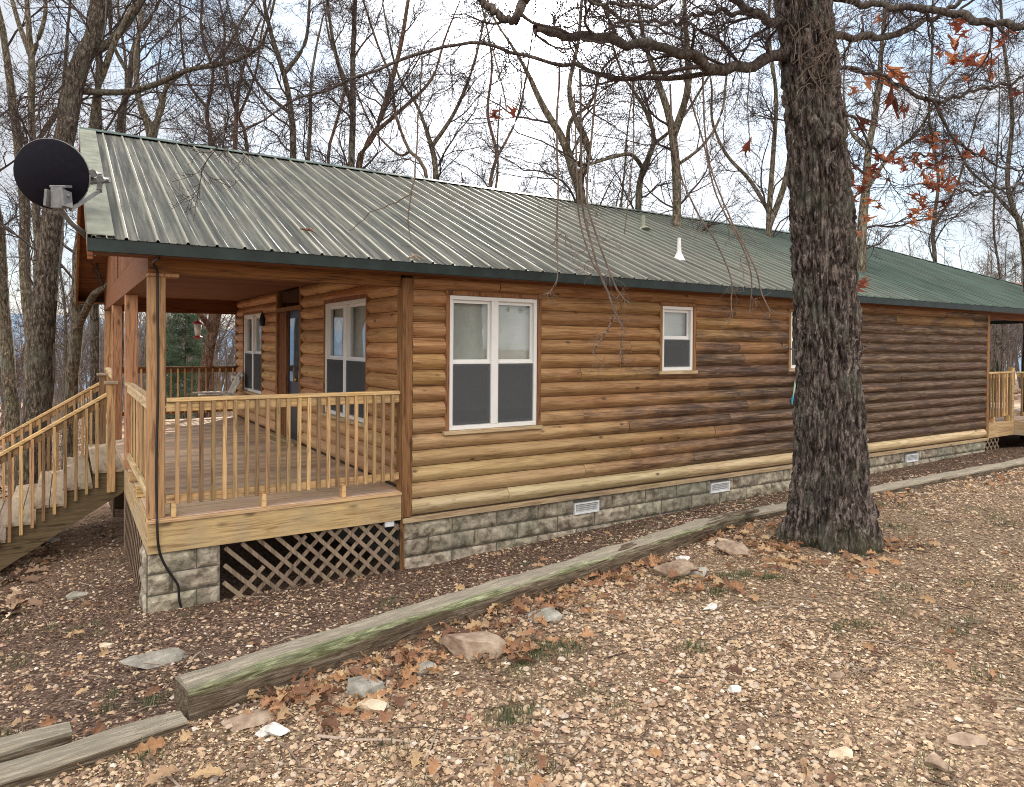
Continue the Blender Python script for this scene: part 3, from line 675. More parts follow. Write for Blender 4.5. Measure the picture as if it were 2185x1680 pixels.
slope_strip(X0+.026, 0.5, 2.001, W/2, -.03, .02, 'roof_soffit', M['soffit'], roof)
slope_strip(X0+.026, 0.5, W/2, W+EO-.02, -.03, .02, 'roof_soffit', M['soffit'], roof)
slope_strip(0.5, RE, W/2, W+EO-.02, -.03, .02, 'roof_soffit', M['soffit'], roof)
bx('fascia', M['greenmetal'], roof, X0-.012, XH, -EO-.012, -EO+.018, ZE-.115, ZE-.008, bevel=.004)
bx('fascia', M['greenmetal'], roof, X0-.012, XH, W+EO-.018, W+EO+.012, ZE-.115, ZE-.008, bevel=.004)
bx('fascia', M['greenmetal'], roof, XH-.02, XH+.01, -EO+.02, W+EO-.02, ZE-.115, ZE-.008, bevel=.004)
m = MB(); m.box(X0+.03, XH-.03, -EO+.02, -.0485, ZE-.108, ZE-.09); m.build('eave_soffit', M['soffit'], roof)
m = MB(); m.box(X0+.03, XH-.03, W+.001, W+EO-.02, ZE-.108, ZE-.09); m.build('eave_soffit', M['soffit'], roof)
# gable end boards
m = MB(); y = .0
while y < W:
    y2 = min(y+.28, W); f_ = lambda yy: (ztop(0, yy) if yy <= W/2 else ztop(0, W-yy))-.055
    if not (y < W/2 < y2):
        m.add([(-DP+a, b, c) for a in (.0, .02) for b, c in ((y+.002, 2.451), (y2-.002, 2.451), (y2-.002, f_(y2)), (y+.002, f_(y)))], [(3, 2, 1, 0), (4, 5, 6, 7), (0, 1, 5, 4), (2, 3, 7, 6), (1, 2, 6, 5), (3, 0, 4, 7)])
    y += .28
m.build('gable_boards', M['soffit'], cab)
# roof pipes
def roofpt(px, py):
    d = ray(px, py); A = np.array([0, -SL, 1.0]); c0 = ZE+SL*EO; t = (c0-(A@CAM))/(A@d); return CAM+d*t
p = roofpt(1372, 490); m = MB(); m.tube([p-np.array([0, 0, .05]), p+np.array([0, 0, .25])], .04, 14); m.tube([p+np.array([0, -.03, -.02]), p+np.array([0, 0, .05])], [.11, .045], 14); m.build('vent_pipe', M['paletrim'], roof)
p = roofpt(1449, 553); m = MB(); m.tube([p-np.array([0, 0, .03]), p+np.array([0, 0, .10]), p+np.array([0, 0, .32])], [.10, .035, .025], 14); m.build('vent_pipe', M['vent'], roof)
# far porch deck
rx = 14.22
m = MB(); y = -.0
while y < 3.5: m.box(L+.03, 19.4, y, y+.134, -.03, 0); y += .141
y = -1.4
while y < -.01: m.box(rx, 19.4, y, y+.134, -.03, 0); y += .141
m.build('deck_boards', M['deck'], cab, .003)
bx('rim_board', M['rim_x'], cab, L+.03, rx, -.04, .0-.001, ZRIM, -.001); bx('rim_board', M['rim_y'], cab, rx-.04, rx-.001, -1.42, -.041, ZRIM, -.001)
bx('rim_board', M['rim_x'], cab, rx-.04, 19.4, -1.46, -1.421, ZRIM, -.001)
railing((L+.06, .04), (rx-.05, .04), spacing=.125, posts=(.3, 1.0)); railing((rx+.04, -.05), (rx+.04, -1.3), spacing=.13, mat='rail_y')
railing((rx+.1, -1.36), (15.9, -1.36), spacing=.14)
post(rx-.05, -.0, 0, RAIL+.08, .1, 'rail_x'); post(rx-.02, -1.42, 0, RAIL+.08, .1)
post(19.2, .0, 0, 2.3)
bx('porch_beam', M['trim'], cab, L+.031, 19.4, .0, .15, ZB+.03, 2.29)
lattice(L+.06, L+.62, (-.66, -.66), ZRIM-.003, 0, .03)
m = MB(); m.box(rx+.3, rx+.45, -1.3, -1.15, -.9, ZRIM); m.box(rx+2.3, rx+2.45, -1.3, -1.15, -.9, ZRIM); m.build('deck_joist', M['stringer'], cab)
# ------------------------------------------------------------------ stairs
sy0, sy1 = 2.98, 5.47; NX = -2.57; RUN, RISE, NS = .285, .178, 8
st = bx('stairs', M['tread'], cab, -DP-.33, -DP-.004, sy0-.03, sy1+.03, -.04, -.003)
for i in range(1, NS):
    xa = -DP-.33-i*RUN; z = -i*RISE
    m = MB(); m.box(xa-.025, xa+RUN/2-.015, sy0-.03, sy1+.03, z-.04, z-.002); m.box(xa+RUN/2-.008, xa+RUN+.0, sy0-.03, sy1+.03, z-.04, z-.001); m.build('tread', M['tread'], st, .004)
for y in (sy0, (sy0+sy1)/2, sy1-.04):
    m = MB(); pts = []
    for i in range(0, NS):
        xa = -DP-.33-i*RUN; pts += [(xa+RUN if i else -DP-.01, -i*RISE-.041), (xa, -i*RISE-.041)]
    pts2 = [(-DP-.01, -.48), (-DP-.33-NS*RUN+.2, -NS*RISE-.36)]
    # as quads per step
    for i in range(NS):
        xa = -DP-.33-i*RUN; xb = xa+RUN if i else -DP-.01; bl = lambda x: -.30-(-DP-.1-x)*(RISE/RUN)-.06; zt_ = -i*RISE-.041
        vs = [(xa, y, bl(xa)), (xb, y, bl(xb)), (xb, y, zt_), (xa, y, zt_)]; vs += [(a, y+.038, c) for a, _, c in vs]
        m.add(vs, [(0, 1, 2, 3), (7, 6, 5, 4), (0, 4, 5, 1), (1, 5, 6, 2), (2, 6, 7, 3), (3, 7, 4, 0)], .4)
    m.build('stringer', M['stringer'], st)
for y in (sy0-.055, sy1-.01):
    bx('newel_post', M['bal'], st, NX-.045, NX+.045, y, y+.09, -.28, 1.04)
    m = MB(); m.box(NX-.075, NX+.075, y-.03, y+.12, 1.04, 1.075); m.build('newel_cap', M['tread'], st, .006)
    ang = RISE/RUN; a = Vector((NX-.04, y+.045, .92)); b = Vector((NX-.04-NS*RUN, y+.045, .92-NS*RISE))
    m = MB(); m.bar(a, b, .085, .036); m.build('handrail', M['rail_x'], st, .004)
    m = MB(); m.bar(a+Vector((0, 0, -.06)), b+Vector((0, 0, -.06)), .036, .085); m.build('under_rail', M['bal'], st, .004)
    for k in range(20):
        xk = NX-.15-k*.107; zt_ = .92-(NX-.04-xk)*ang-.06
        m = MB(); m.box(xk-.017, xk+.017, y-.018, y+.016, zt_-1.0+.0, zt_+.03); m.build('baluster', M['bal'], st, .003)
    bx('newel_post', M['bal'], st, NX-NS*RUN-.13, NX-NS*RUN-.04, y, y+.09, -NS*RISE-.4, 1.0-NS*RISE)
# ------------------------------------------------------------------ items on the cabin
c0 = at(108, 372, 5.55); dish = empty('satellite_dish', tuple(at(196, 515, 5.85)), 'dark round satellite dish on a bent pole at the eave corner', 'satellite dish')
nrm_d = Vector((.50, .84, .20)).normalized()     # faces away over the roof
e1 = nrm_d.cross(Vector((0, 0, 1))).normalized(); e2 = e1.cross(nrm_d)
def dsh(r, a, dep): return Vector(c0)+e1*(r*1.03*math.cos(a))+e2*(r*.95*math.sin(a))+nrm_d*dep
K = 40; vs = [Vector(c0)-nrm_d*.06]; 
for r in (.08, .16, .23, .275, .285): vs += [dsh(r, 2*math.pi*j/K, -.06+.075*(r/.285)**2) for j in range(K)]
fs = [(0, 1+(j+1) % K, 1+j) for j in range(K)]
for i in range(4): fs += [(1+i*K+j, 1+i*K+(j+1) % K, 1+(i+1)*K+(j+1) % K, 1+(i+1)*K+j) for j in range(K)]
o = MB().add(vs, fs, .5).build('reflector', M['dish'], dish, smooth=True); s_ = o.modifiers.new('s', 'SOLIDIFY'); s_.thickness = .006
m = MB(); m.tube([dsh(.287, 2*math.pi*j/K, .018) for j in range(K+1)], .006, 6); m.build('rim', M['dishgrey'], dish, smooth=True)
bk = at(124, 418, 5.42); bd = Vector(bk)
m = MB(); m.bar(bd+Vector((0, 0, .06)), bd+Vector((.0, 0, -.10)), .09, .05, tuple(nrm_d)); m.bar(bd+e1*.06+Vector((0, 0, .04)), bd+e1*.07+Vector((0, 0, -.09)), .02, .12, tuple(nrm_d)); m.bar(bd-e1*.06+Vector((0, 0, .04)), bd-e1*.07+Vector((0, 0, -.09)), .02, .12, tuple(nrm_d))
m.tube([bd-e1*.08, bd+e1*.09], .014, 8); m.bar(bd+e2*.07, bd+e2*.07+nrm_d*.1, .12, .02); m.build('back_bracket', M['dishgrey'], dish, .004)
pb = at(203, 520, 5.85); pm = at(150, 474, 5.62); pt = at(128, 445, 5.48)
m = MB(); m.tube([pb, pm, pt, bd], [.022]*4, 12); m.build('mast', M['dishgrey'], dish, smooth=True)
m = MB(); pbv = Vector(pb); m.bar(pbv+Vector((.0, -.02, .06)), pbv+Vector((.0, -.02, -.10)), .012, .12, (0, 1, 0)); m.tube([pbv+Vector((-.02, -.03, 0)), pbv+Vector((.05, .0, -.02))], .02, 8); m.build('foot_plate', M['dishgrey'], dish, .003)
f0 = Vector(at(150, 448, 5.52)); f1 = Vector(at(212, 408, 5.95)); f2 = Vector(at(224, 400, 6.0))
m = MB(); m.bar(f0, f1, .022, .03); m.build('feed_arm', M['dishgrey'], dish, .004)
m = MB()
for px, py in ((196, 377), (213, 371), (228, 383)):
    q = Vector(at(px, py, 5.98)); m.tube([q, q-nrm_d*.06, q-nrm_d*.11], [.02, .022, .034], 12)
m.bar(Vector(at(190, 388, 6.0)), Vector(at(234, 384, 6.0)), .05, .045); m.bar(f1, Vector(at(214, 385, 6.0)), .04, .05); m.build('feed_horn', M['dishgrey'], dish, .003)
# cable
pts = [(-DP+.06, -.30, 2.27), (-DP+.03, -.12, 2.24), (-DP+.07, -.03, 2.18), (-DP+.075, -.012, 1.9), (-DP+.082, -.01, 1.2), (-DP+.07, -.012, .5), (-DP+.075, -.014, .05), (-DP+.07, -.075, .01), (-DP+.08, -.072, -.2), (-DP+.11, -.06, -.34), (-DP+.17, -.06, -.47), (-DP+.24, -.055, -.60), (-DP+.25, -.06, -.72), (-DP+.27, -.06, -.82)]
def smooth_pts(p, n=5):
    p = [Vector(q) for q in p]; o = []
    for i in range(len(p)-1):
        a, b, c, d = p[max(i-1, 0)], p[i], p[i+1], p[min(i+2, len(p)-1)]
        for k in range(n):
            t = k/n; o.append(.5*((2*b)+(-a+c)*t+(2*a-5*b+4*c-d)*t*t+(-a+3*b-3*c+d)*t**3))
    return o+[p[-1]]
tag(MB().tube(smooth_pts(pts), .011, 7).build('cable', M['rubber'], smooth=True), 'black cable running down the corner porch post to the stone pier', 'cable')
# hanging feeder
bf = np.array([at(421, 700, 14.2)[0], W-.1, 2.13]); b0 = empty('bird_feeder', tuple(bf), 'white hanging bird feeder with red top and base under the far porch beam', 'bird feeder')
bz = bf[2]-.50
m = MB(); m.tube([bf, (bf[0], bf[1], bz+.36)], .004, 5); m.build('hanger', M['rubber'], b0)
m = MB(); m.tube([(bf[0], bf[1], bz+.06), (bf[0], bf[1], bz+.30)], [.05, .075], 14); m.build('seed_tube', M['white'], b0, smooth=True)
m = MB(); m.tube([(bf[0], bf[1], bz+.30), (bf[0], bf[1], bz+.33), (bf[0], bf[1], bz+.37)], [.10, .09, .02], 14); m.build('lid', M['red'], b0)
m = MB(); m.tube([(bf[0], bf[1], bz), (bf[0], bf[1], bz+.03), (bf[0], bf[1], bz+.06)], [.06, .095, .05], 14); m.build('base', M['red'], b0)
# slatted chair on the far end of the deck
cx, cy = -.62, 7.75; ch = empty('slatted_chair', (cx, cy, 0), 'greyed white slatted wooden chair beside the far porch window', 'chair')
m = MB()
for k in range(5): m.box(cx-.28, cx+.26, cy-.27+k*.11, cy-.27+k*.11+.085, .36-.0, .38)
m.build('seat', M['chair'], ch, .003)
m = MB()
for k in range(6): m.bar((cx+.22, cy-.25+k*.095, .34), (cx+.50, cy-.27+k*.10, .98-.02*abs(k-2.5)), .075, .018, (1, 0, -.3))
m.bar((cx+.27, cy-.28, .5), (cx+.27, cy+.28, .5), .02, .06); m.bar((cx+.42, cy-.3, .86), (cx+.42, cy+.3, .86), .02, .06); m.build('backrest', M['chair'], ch, .003)
for sx in (-.26, .22):
    for sy in (-.29, .29): m = MB(); m.bar((cx+sx, cy+sy, 0), (cx+sx, cy+sy, .55), .05, .05); m.build('leg', M['chair'], ch, .003)
for sy in (-.32, .32): m = MB(); m.box(cx-.32, cx+.34, cy+sy-.05, cy+sy+.05, .55, .575); m.build('armrest', M['chair'], ch, .004)
# small bench or step stool in front of it
q = (-1.25, 7.95); bn = empty('low_stool', (*q, 0), 'low pale wooden footstool standing before the slatted porch chair', 'stool')
m = MB()
for k in range(4): m.box(q[0]-.30, q[0]+.30, q[1]-.18+k*.095, q[1]-.18+k*.095+.08, .30, .32)
m.build('seat', M['chair'], bn, .003)
for sx in (-.27, .27):
    for sy in (-.17, .17): m = MB(); m.bar((q[0]+sx, q[1]+sy, 0), (q[0]+sx, q[1]+sy, .30), .04, .04); m.build('leg', M['chair'], bn, .003)
# hose piece at the third window
h = at(1691, 800, 12.0); hx = 6.53; hs = empty('garden_hose', (hx, -.08, .62), 'short pale hose with blue nozzle hanging on the wall beside the oak trunk', 'hose')
m = MB(); m.tube(smooth_pts([(hx+.30, -.07, .98), (hx+.12, -.09, 1.15), (hx+.03, -.09, 1.10), (hx-.02, -.09, .92), (hx-.03, -.08, .78)]), .014, 8); m.build('hose', M['hose'], hs, smooth=True)
m = MB(); m.tube([(hx-.03, -.08, .80), (hx-.035, -.08, .72), (hx-.05, -.09, .66)], [.02, .034, .022], 10); m.bar((hx-.04, -.08, .74), (hx+.03, -.1, .66), .03, .03); m.build('nozzle', M['blue'], hs)
m = MB(); m.tube([(hx+.30, -.02, .98), (hx+.30, -.08, .98)], .02, 8); m.build('spigot', M['brass'], hs)
# ------------------------------------------------------------------ timbers
def timber(p, q, w, h, name, label, mat, seed, crack=True, taper=0):
    p, q = Vector(p), Vector(q); d = q-p; Ln = d.length; d.normalize(); n = int(Ln/.025)
    prof = []; K = 7
    for (a, b), (c, e) in ((((-1, -1)), (1, -1)), (((1, -1)), (1, 1)), (((1, 1)), (-1, 1)), (((-1, 1)), (-1, -1))):
        for k in range(K): t = k/K; prof.append((a+(c-a)*t, b+(e-b)*t))
    prof = np.array(prof)/2; rr = np.abs(prof*2); cor = np.minimum(rr[:, 0], rr[:, 1])**6; prof = prof*(1-.10*cor)[:, None]
    us = np.linspace(0, Ln, n+1); U_, A_ = np.meshgrid(us, np.arange(len(prof)), indexing='ij')
    Yp = prof[A_.astype(int), 0]*w; Zp = prof[A_.astype(int), 1]*h*(1-taper*U_/Ln)
    P = np.stack([U_*3.2, Yp*55, Zp*55], -1); g_ = fbm(P, seed, 3)-.5
    P2 = np.stack([U_*2.2, Yp*7, Zp*7], -1); g2 = fbm(P2, seed+5, 3)-.5
    rad = np.sqrt(Yp**2+Zp**2)+1e-6; sc_ = 1+(g_*.030+g2*.045)/rad
    Yp = Yp*sc_; Zp = Zp*sc_
    Vv = np.stack([U_+0*Yp, Yp, Zp], -1).reshape(-1, 3); m_ = len(prof); i = np.arange((n+1)*m_).reshape(n+1, m_)
    j = np.roll(i, -1, 1); fq = np.stack([i[:-1], i[1:], j[1:], j[:-1]], -1).reshape(-1, 4)
    # end faces as fans
    e0 = len(Vv); Vv = np.concatenate([Vv, [[-.004, 0, 0], [Ln+.004, 0, 0]]]); fan0 = np.stack([i[0], j[0], np.full(m_, e0)], -1); fan1 = np.stack([j[-1], i[-1], np.full(m_, e0+1)], -1)
    o = mesh_obj(name, Vv, [fq[:, ::-1], fan0[:, ::-1], fan1[:, ::-1]], M[mat], None, True)
    rt = Matrix((d, Vector((0, 0, 1)).cross(d).normalized(), d.cross(Vector((0, 0, 1)).cross(d).normalized()))).transposed()
    o.matrix_world = Matrix.Translation(p) @ rt.to_4x4()
    tag(o, label, 'timber'); md = o.modifiers.new('e', 'EDGE_SPLIT'); md.split_angle = math.radians(60)
    return o
def tw(px, py, z): return atz(px, py, z)
a = tw(405, 1545, -.16); b = tw(1592, 1124, -.17)
off_ = np.array([-.07, .11, 0]); 
timber(Vector((a[0]-.02, a[1]+.10, -.088)), Vector((b[0]-.02, b[1]+.10, -.112)), .19, .178, 'landscape_timber', 'long squared mossy timber edging the gravel below the porch', 'timber', 4, taper=.28)
a = tw(1575, 1112, -.13); b = tw(2230, 985, -.13)
timber(Vector((a[0], a[1]+.13, -.165)), Vector((b[0], b[1]+.13, -.15)), .17, .13, 'landscape_timber', 'pale grey timber half sunk in soil running behind the oak trunk', 'timber_grey', 14)
a = tw(395, 1560, -.15); b = tw(-60, 1716, -.15)
timber(Vector((b[0], b[1]+.06, -.135)), Vector((a[0], a[1]+.06, -.15)), .15, .10, 'landscape_timber', 'thin split grey timber lying from the mossy timber end', 'timber_grey', 24)
a = tw(150, 1596, -.17); b = tw(-60, 1660, -.17)
timber(Vector((b[0], b[1]+.05, -.14)), Vector((a[0], a[1]+.05, -.15)), .12, .11, 'landscape_timber', 'short broken grey timber stub lying parallel above the thin split timber', 'timber_grey', 34)
# dark flat scrap where the timbers meet
s0 = tw(1600, 1117, -.12); timber(Vector((s0[0]-.16, s0[1]+.12, -.05)), Vector((s0[0]+.28, s0[1]+.16, -.06)), .10, .03, 'board_scrap', 'small dark board scrap on the joint between the two timbers', 'timber_grey', 44)
p0 = tw(590, 1262, -.86)
timber(Vector((-1.66, -.10, -.89)), Vector((-.45, -.09, -.875)), .05, .045, 'fallen_lath', 'pale wooden strip lying on the ground under the lattice', 'timber_grey', 54)
# ------------------------------------------------------------------ rocks
def ico(sub=3):
    import bmesh
    bm = bmesh.new(); bmesh.ops.create_icosphere(bm, subdivisions=sub, radius=1); v = np.array([x.co[:] for x in bm.verts]); f = np.array([[q.index for q in x.verts] for x in bm.faces]); bm.free(); return v, f
IV, IF = ico(4)
def rock(px, py, wpx, asp, hgt, mat, label, seed, yaw=0, sink=.42):
    r = np.random.default_rng(seed); g0 = -.15
    for _ in range(3): p = atz(px, py, g0); g0 = float(ghn(p[:1], p[1:2])[0])
    Z = (p-CAM)@_F; w = wpx*Z/F; v = IV.copy()
    for k in range(10):
        n_ = r.normal(size=3); n_ /= np.linalg.norm(n_); d = r.uniform(.38, .70); s = np.maximum(v@n_-d, 0); v = v-s[:, None]*n_
    v *= (1+.22*(fbm(v*3.2+seed, seed, 5)-.5))[:, None]
    sx, sy, sz = w/1.35, w*asp/1.35, w*hgt/1.2; v = v*[sx, sy, sz]
    c, s = math.cos(yaw-YAW), math.sin(yaw-YAW); v = np.stack([v[:, 0]*c-v[:, 1]*s, v[:, 0]*s+v[:, 1]*c, v[:, 2]], -1)
    o = mesh_obj('rock', v, IF, M[mat], None, False); o.location = (p[0], p[1]+sy*.4, g0+sz*(1-sink*1.6)*.75)
    tag(o, label, 'rock'); return o
rock(1015, 1402, 108, .8, .52, 'rock_tan', 'largest tan sandstone rock among orange leaves beside the mossy timber', 1, .2)
rock(1182, 1328, 66, .9, .35, 'rock_grey', 'flat grey brown rock lying above the largest tan rock', 2)
rock(792, 1478, 68, 1.0, .5, 'rock_grey', 'rough whitish grey rock near the middle of the mossy timber', 3, .4)
rock(905, 1440, 44, .9, .5, 'rock_grey', 'small greenish grey rock between whitish rock and largest tan rock', 4)
rock(797, 1522, 62, .7, .35, 'rock_cream', 'smooth cream stone just below the rough whitish rock', 5)
rock(552, 1540, 118, .5, .16, 'rock_tan', 'long flat tan slab half buried along the timber end', 6, .55, .5)
rock(566, 1573, 40, .45, .5, 'rock_white', 'elongated white quartz piece, slimmer of the quartz pair', 7, .7)
rock(594, 1570, 42, .8, .5, 'rock_white', 'chunky white quartz piece, stouter of the quartz pair', 8)
rock(330, 1408, 98, .45, .3, 'rock_grey', 'flat grey slab in the dark soil below the stone pier', 9, .5, .45)
rock(1447, 1232, 66, .6, .55, 'rock_tan', 'pointed mossy tan rock under the small white stone', 10, .3)
rock(1492, 1228, 52, .6, .4, 'rock_grey', 'grey rock between the pointed tan rock and the oak', 11)
rock(1463, 1203, 27, .9, .6, 'rock_white', 'small white stone resting by the timber before the oak', 12)
rock(1662, 1210, 46, .7, .3, 'rock_cream', 'cream flat stone at the foot of the oak trunk', 13)
rock(1580, 1180, 60, .8, .4, 'rock_tan', 'broad brown stone among leaves just short of the oak roots', 14)
rock(1545, 1165, 45, .6, .4, 'rock_cream', 'pale stone against the timber near its far end', 15)
rock(226, 1352, 30, .6, .3, 'rock_cream', 'little pale stone in the soil near the porch pier', 16)
rock(2012, 1640, 52, .7, .45, 'rock_tan', 'brown stone embedded in bright gravel close to the driveway edge', 17)
rock(1808, 1615, 52, .6, .35, 'rock_cream', 'flat pinkish cream stone in open gravel', 18, .3)
rock(1568, 1478, 26, .8, .6, 'rock_white', 'tiny white stone alone in the middle of the gravel', 19)
rock(1790, 1452, 26, .9, .7, 'rock_tan', 'round dark brown stone in the open gravel', 20)
rock(1520, 1392-90, 26, .8, .5, 'rock_white', 'small pale pebble stone above the grass tuft', 21)
rock(2080, 1590, 70, .5, .25, 'rock_tan', 'long thin brown stone near the gravel border', 22, .2)
rock(118, 1022+130, 26, .8, .5, 'rock_grey', 'grey rock on the leaf slope below the stairs', 23)
rock(165, 1262, 34, .7, .5, 'rock_grey', 'round grey rock on the bank before the stairs', 24)
# ------------------------------------------------------------------ scatter
def scatter(name, tv, tf, pos, yaw, tilt, scale, mat, label, cat, nonuni=.3, seed=0, var=None):
    r = np.random.default_rng(seed); n = len(pos); tv = np.asarray(tv, float); k = len(tv)
    v = np.repeat(tv[None], n, 0)*(scale[:, None, None])*(1+nonuni*(r.random((n, 1, 3))-.5)*2)
    v = v*(1+.0*r.random((n, k, 1)))
    if nonuni > .35: v = v+(r.random((n, k, 3))-.5)*scale[:, None, None]*.35
    ct, st_ = np.cos(tilt), np.sin(tilt); y2 = v[:, :, 1]*ct[:, None]-v[:, :, 2]*st_[:, None]; z2 = v[:, :, 1]*st_[:, None]+v[:, :, 2]*ct[:, None]
    cy_, sy_ = np.cos(yaw), np.sin(yaw); x3 = v[:, :, 0]*cy_[:, None]-y2*sy_[:, None]; y3 = v[:, :, 0]*sy_[:, None]+y2*cy_[:, None]
    P = np.stack([x3, y3, z2], -1)+pos[:, None, :]
    fs = []
    sizes = sorted({len(f) for f in tf})
    for s in sizes:
        ff = np.array([f for f in tf if len(f) == s]); fs.append((ff[None]+np.arange(n)[:, None, None]*k).reshape(-1, s))
    var = r.random(n) if var is None else var; A = np.concatenate([np.repeat(var, sum(1 for f in tf if len(f) == s)) for s in sizes])
    o = mesh_obj(name, P.reshape(-1, 3), fs, M[mat], None, False, {'var': A}); tag(o, label, cat, kind='stuff'); return o
def sample(n, r0, r1, seed, pw=0.0, spread=.80):
    r = np.random.default_rng(seed); u = r.random(n); rr = (r0**(1-pw)+(r1**(1-pw)-r0**(1-pw))*u)**(1/(1-pw)) if pw != 1 else r0*(r1/r0)**u
    a = YAW+(r.random(n)-.5)*2*spread; x = CAM[0]+rr*np.sin(a); y = CAM[1]+rr*np.cos(a); return x, y, rr, r
def clear(x, y):
    inh = (x > -DP-.02) & (y > -.03) & (x < L+1); under = (x > -DP) & (y > -.05) & (x < 20)
    tr = np.hypot(x-OAK[0], y-OAK[1]) < .33
    return ~(inh | under | tr)
OAK = atz(1776, 1175, -.14)[:2]; OAK = OAK+np.array([.10, .18])
# chips on gravel
def side_of(x, y): return yline(x)-y
x, y, rr, r = sample(430000, 1.7, 17, 11, .42); s = side_of(x, y); ok = clear(x, y) & (s > -.05+.15*r.random(len(x))) & (r.random(len(x)) < 1.0)
x, y, rr = x[ok], y[ok], rr[ok]; n = len(x)
dens = fbm(np.stack([x*1.1, y*1.1, 0*x], -1), 77, 3); keep = r.random(n) < np.clip((dens-.33)*3.2, .22, 1); x, y, rr = x[keep], y[keep], rr[keep]; n = len(x)
pos = np.stack([x, y, ghn(x, y)+.003], -1); print('chips', n)
chip_v = [(-.5, -.28, .05), (.5, -.22, 0), (.55, .25, .10), (-.45, .3, .02), (0, 0, .16)]; chip_f = [(0, 1, 4), (1, 2, 4), (2, 3, 4), (3, 0, 4)]
bright = np.clip(r.beta(1.25, 1.25, n), 0, 1)
scatter('leaf_litter', chip_v, chip_f, pos, r.random(n)*6.28, (r.random(n)-.5)*1.1, (.0045+.0105*r.random(n)**2.0)*(1+rr*.05), 'chip', 'tan broken leaf litter spread over the gravel', 'leaf litter', .45, 1, bright)
# pebbles
x, y, rr, r = sample(150000, 1.7, 13, 12, .6); s = side_of(x, y); ok = clear(x, y) & ((s > -.1) | (r.random(len(x)) < .45)); x, y, rr = x[ok], y[ok], rr[ok]; n = len(x)
dens = fbm(np.stack([x*.8, y*.8, 0*x+3], -1), 78, 3); keep = r.random(n) < np.clip((dens-.3)*3, .2, 1); x, y, rr = x[keep], y[keep], rr[keep]; n = len(x)
pos = np.stack([x, y, ghn(x, y)+.003], -1); print('pebbles', n)
pv = [(1, 0, 0), (.3, .8, .1), (-.8, .55, 0), (-.9, -.5, .05), (.2, -.85, 0), (.35, .3, .5), (-.4, .2, .55), (-.2, -.4, .5), (0, 0, -.4)]
pf = [(0, 1, 5), (1, 2, 6, 5), (2, 3, 6), (3, 7, 6), (3, 4, 7), (4, 0, 5, 7), (5, 6, 7), (1, 0, 8), (2, 1, 8), (3, 2, 8), (4, 3, 8), (0, 4, 8)]
scatter('gravel', pv, pf, pos, r.random(n)*6.28, (r.random(n)-.5)*.5, (.0045+.014*r.random(n)**3.2)*(1+rr*.04), 'pebble', 'rounded tan and cream creek gravel of the drive', 'gravel', .3, 2)
# dark fragments on the soil strip and far bank
x, y, rr, r = sample(150000, 3, 20, 13, .2); s = side_of(x, y); ok = clear(x, y) & (s < .15); x, y, rr = x[ok], y[ok], rr[ok]; n = len(x)
keep = r.random(n) < np.clip((fbm(np.stack([x*1.6, y*1.6, 0*x+6], -1), 91, 3)-.36)*4, .18, 1); x, y, rr = x[keep], y[keep], rr[keep]; n = len(x)
pos = np.stack([x, y, ghn(x, y)+.004], -1); print('soilchips', n)
scatter('soil_litter', chip_v, chip_f, pos, r.random(n)*6.28, (r.random(n)-.5)*1.0, (.009+.020*r.random(n)**2.4)*(1+rr*.03), 'soilchip', 'dark broken leaf crumbs over the soil beside the cabin', 'leaf litter', .45, 3, np.clip(r.random(n)**1.3*(.6+.9*fbm(np.stack([x*1.2, y*1.2, 0*x+2], -1), 95, 3)), 0, 1))
# whole oak leaves
def oak_leaf(curl=1.0):
    ax = [0, .10, .20, .27, .34, .44, .52, .60, .70, .77, .86, .93, 1.0]; hw = [.02, .08, .21, .20, .10, .13, .36, .30, .12, .15, .27, .16, .0]
    v = []
    for a, h in zip(ax, hw):
        c = curl*.12*math.sin(a*3.0)
        v += [(a-.5, -h, c+curl*h*.45), (a-.5, 0, c), (a-.5, h, c+curl*h*.35)]
    f = []
    for i in range(len(ax)-1): f += [(3*i, 3*i+3, 3*i+4, 3*i+1), (3*i+1, 3*i+4, 3*i+5, 3*i+2)]
    v = [(a+.035*math.sin(k*5.1), b*(1+.22*math.sin(k*3.7)), c) for k, (a, b, c) in enumerate(v)]
    v += [(-.5, -.012, 0), (-.72, 0, .03), (-.5, .012, 0)]; n = len(v); f += [(n-3, n-2, n-1)]
    return v, f
lv, lf = oak_leaf()
x, y, rr, r = sample(15000, 2, 16, 14, .3); s = side_of(x, y); drift = np.exp(-((s-.28)/.30)**2)*(x > -3)*1.0
ok = clear(x, y) & (r.random(len(x)) < np.clip(.022+.035*((x < -2.6) & (y > -4))+.85*drift*(fbm(np.stack([x*2, y*2, 0*x], -1), 4)>.47), 0, 1)); x, y, rr = x[ok], y[ok], rr[ok]; n = len(x); print('leaves', n)
r2_ = np.random.default_rng(141); m1 = 520; cx1 = [(905, 1405, .30), (1010, 1330, .32), (1080, 1300, .35), (1110, 1400, .22), (860, 1440, .22), (740, 1480, .25), (1240, 1250, .28), (1370, 1215, .22), (1180, 1300, .25), (640, 1500, .16), (1560, 1150, .3), (1480, 1260, .25), (1690, 1218, .2), (1660, 1180, .2), (1840, 1218, .22), (1900, 1180, .22)]
q_ = [atz(a, b, -.15) for a, b, c in cx1]; kk = r2_.integers(0, len(q_), m1); x = np.concatenate([x, [q_[k][0] for k in kk]+r2_.normal(size=m1)*[cx1[k][2]*.75 for k in kk]]); y = np.concatenate([y, [q_[k][1] for k in kk]+r2_.normal(size=m1)*[cx1[k][2]*.42 for k in kk]]); ok = (side_of(x, y) > -.02) | (np.arange(len(x)) < n); x, y = x[ok], y[ok]; n = len(x)
pos = np.stack([x, y, ghn(x, y)+.012+.03*r2_.random(n)], -1)
